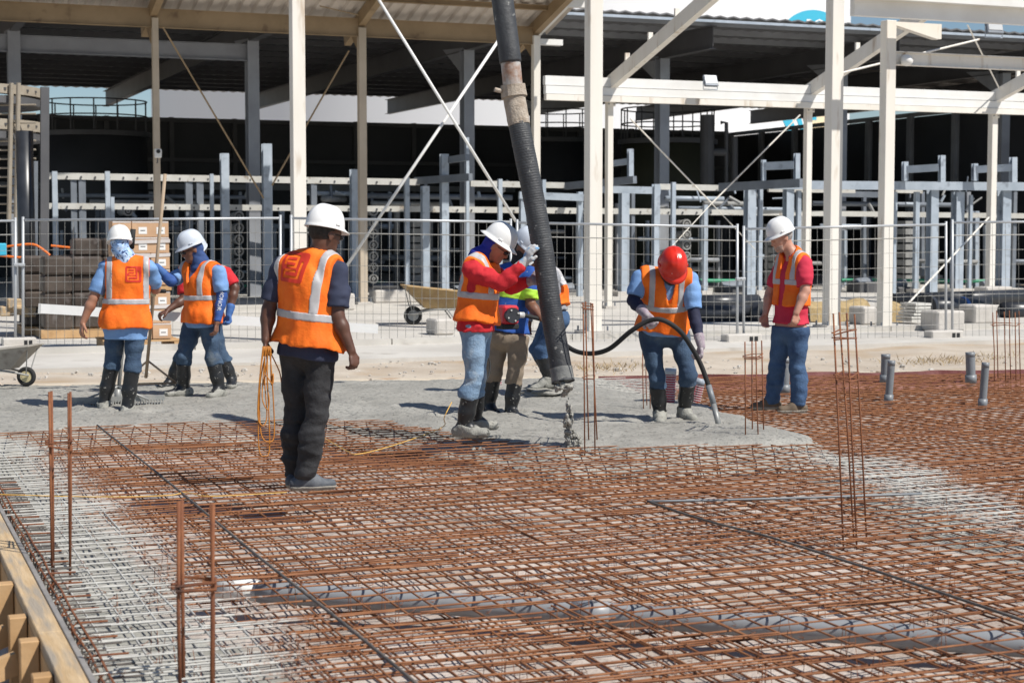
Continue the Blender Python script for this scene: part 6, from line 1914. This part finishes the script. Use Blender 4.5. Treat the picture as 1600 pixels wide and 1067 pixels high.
person('man with red helmet, head bowed, guiding the vibrator hose into the concrete', 14.5,
    dict(hd=(1049, 421, -.30), nk=(1045, 430, -.14), sa=(1001, 434, -.12), sb=(1079, 438, -.12), ea=(989, 470, -.16), eb=(1085, 494, -.20), wa=(1008, 490, -.36), wb=(1095, 538, -.32),
         ha=(1016, 522, .06), hb=(1059, 522, .06), ka=(1026, 590, -.03), kb=(1076, 586, -.04), na=(1031, 645, .04), nb=(1069, 640, .10)),
    (.05, -1), (.10, -.62, -.78), dict(skin='skin_dark', shirt='shirt_blue', pants='jeans_dark'), h=.010, g=1.12, hem=512, shirt_hem=517, sleeve_mat='sleeve_navy', cake=.12, vneck=True, helm='helmet_red', hs=1.1,
    seed=4.4, toes=((-.1, -1, 0), (.35, -.95, 0)), gloves=('glove_grey', 'glove_grey'), hup=(.1, -.6, .9), mask='black_cloth', belt=.06, badge='paper', stripes=(.125, .125),
    hands=dict(a=dict(d=(.5, -.3, -.75), n=(.4, .6, -.4), ts=-1, curl=.75, sc=1.12), b=dict(d=(.0, -.15, -1), n=(-.9, .0, 0), ts=1, curl=.85, sc=1.12)))

person('man with white helmet, red polo and open vest standing at the right', 15.5,
    dict(hd=(1222, 373, .0), nk=(1238, 397, .0), sa=(1223, 414, .17), sb=(1257, 412, -.14), ea=(1203, 458, .2), eb=(1258, 455, -.20), wa=(1196, 490, .12), wb=(1244, 489, -.26),
         ha=(1223, 518, .07), hb=(1247, 518, -.06), ka=(1213, 574, .10), kb=(1246, 576, -.06), na=(1206, 624, .16), nb=(1247, 629, -.06)),
    (-.80, -.52), (-.90, -.25, -.36), dict(skin='skin_fair', shirt='polo_red', pants='jeans_mid'), h=.0105, g=1.14, hem=478, shirt_hem=506, boots=False, cake=0, pants_long=True, soles='sole', foot_mat='shoe_brown',
    toes=((-.95, -.1, 0), (-.98, -.25, 0)), hair='hair_grey', beard='stubble', seed=9.2, openv=.035, belt=.06, stripes=(.115, .115),
    hands=dict(a=dict(d=(-.1, -.1, -1), n=(.3, -.8, 0), ts=1, curl=.5), b=dict(d=(-.15, -.05, -1), n=(-.5, .8, 0), ts=1, curl=.55)))

# ------------------------------------------------------------------ things the workers hold
co = thing('cord_coil', at(415, 660, 10.6), 'hank of orange cord hanging from the hand of the man in navy', 'cord')
for k in range(5):
    w_, b_ = (6, 665) if k == 0 else ((8, 712), (5, 640), (11, 690), (7, 600))[k - 1]
    x0 = 411 + k * 2.2
    pts = [at(x0, 541, 10.62), at(x0 - w_, 600, 10.60 + .01 * k), at(x0 - w_ - 2 + k, b_ - 14, 10.6), at(x0 + k * 1.5, b_, 10.6), at(x0 + w_, b_ - 16, 10.62), at(x0 + w_ - 3, 600, 10.63), at(x0 + 3, 541, 10.64)]
    v, f = tube(spline(pts, 7), .0042, 6); mk('loop', v, f, 'cord', co, smooth=True)
v, f = tube(spline([at(418, 541, 10.62), at(430, 566, 10.68), at(437, 582, 10.75), at(440, 600, 10.9)], 6), .0042, 6); mk('loose_end', v, f, 'cord', co, smooth=True)

vm = thing('vibrator_motor', at(792, 500, 14.6), 'red vibrator motor with a round black cap at the waist of the khaki man', 'motor')
c = at(793, 492, 14.62); e1 = nrm(np.array([.9, .43, 0])); e2 = nrm(np.array([-.43, .9, 0]))
v, f = cbox(c, .155, .16, .17, .02, e1, e2, UP); mk('casing', v, f, 'red_paint', vm)
v, f = tube([c - e2 * .07, c - e2 * .115], .068, 24); cp_ = mk('cap', v, f, 'black_pipe', vm, smooth=False)
for a_ in np.linspace(.4, 6.7, 4, endpoint=False):
    q = c - e2 * .117 + (e1 * math.cos(a_) + UP * math.sin(a_)) * .05; v, f = tube([q, q - e2 * .008], .008, 8); mk('screw', v, f, 'alu', cp_)
v, f = cbox(c - UP * .10, .16, .15, .05, .01, e1, e2, UP); mk('base', v, f, 'rubber', vm)
v, f = tube([c + e1 * .07, c + e1 * .16 - UP * .005], .026, 12); mk('outlet', v, f, 'alu', vm, smooth=True)
v, f = tube(spline([c + e1 * .15, at(825, 494, 14.72), at(845, 499, 14.74), at(858, 505, 14.7)], 6), .019, 10); mk('flex_start', v, f, 'rubber', vm, smooth=True)
v, f = tube(spline([at(770, 505, 14.6), at(763, 545, 14.4), at(766, 575, 14.3), at(757, 600, 14.2), at(748, 603, 14.3)], 7), .007, 6); mk('cable', v, f, 'rubber', vm, smooth=True)

vh = thing('vibrator_hose', at(1125, 665, 13.9), 'black vibrator hose looping from behind the pump hose to the concrete', 'vibrator hose')
VP = [(858, 505, 14.7), (885, 540, 14.5), (915, 552, 14.3), (950, 546, 14.1), (985, 518, 13.98), (1012, 502, 13.95), (1035, 500, 13.92), (1062, 517, 13.95), (1082, 545, 14.02), (1096, 572, 14.06), (1108, 605, 14.05)]
v, f = tube(spline([at(*p) for p in VP], 10), .021, 12); mk('flexible_shaft', v, f, 'rubber', vh, smooth=True)
v, f = tube([at(1107, 602, 14.05), at(1116, 635, 14.0)], .026, 12); mk('sleeve', v, f, 'pvc', vh, smooth=True)
v, f = tube([at(1115, 632, 14.0), at(1124, 668, 13.9)], .024, 12); mk('poker_head', v, f, 'tool_steel', vh, smooth=True)
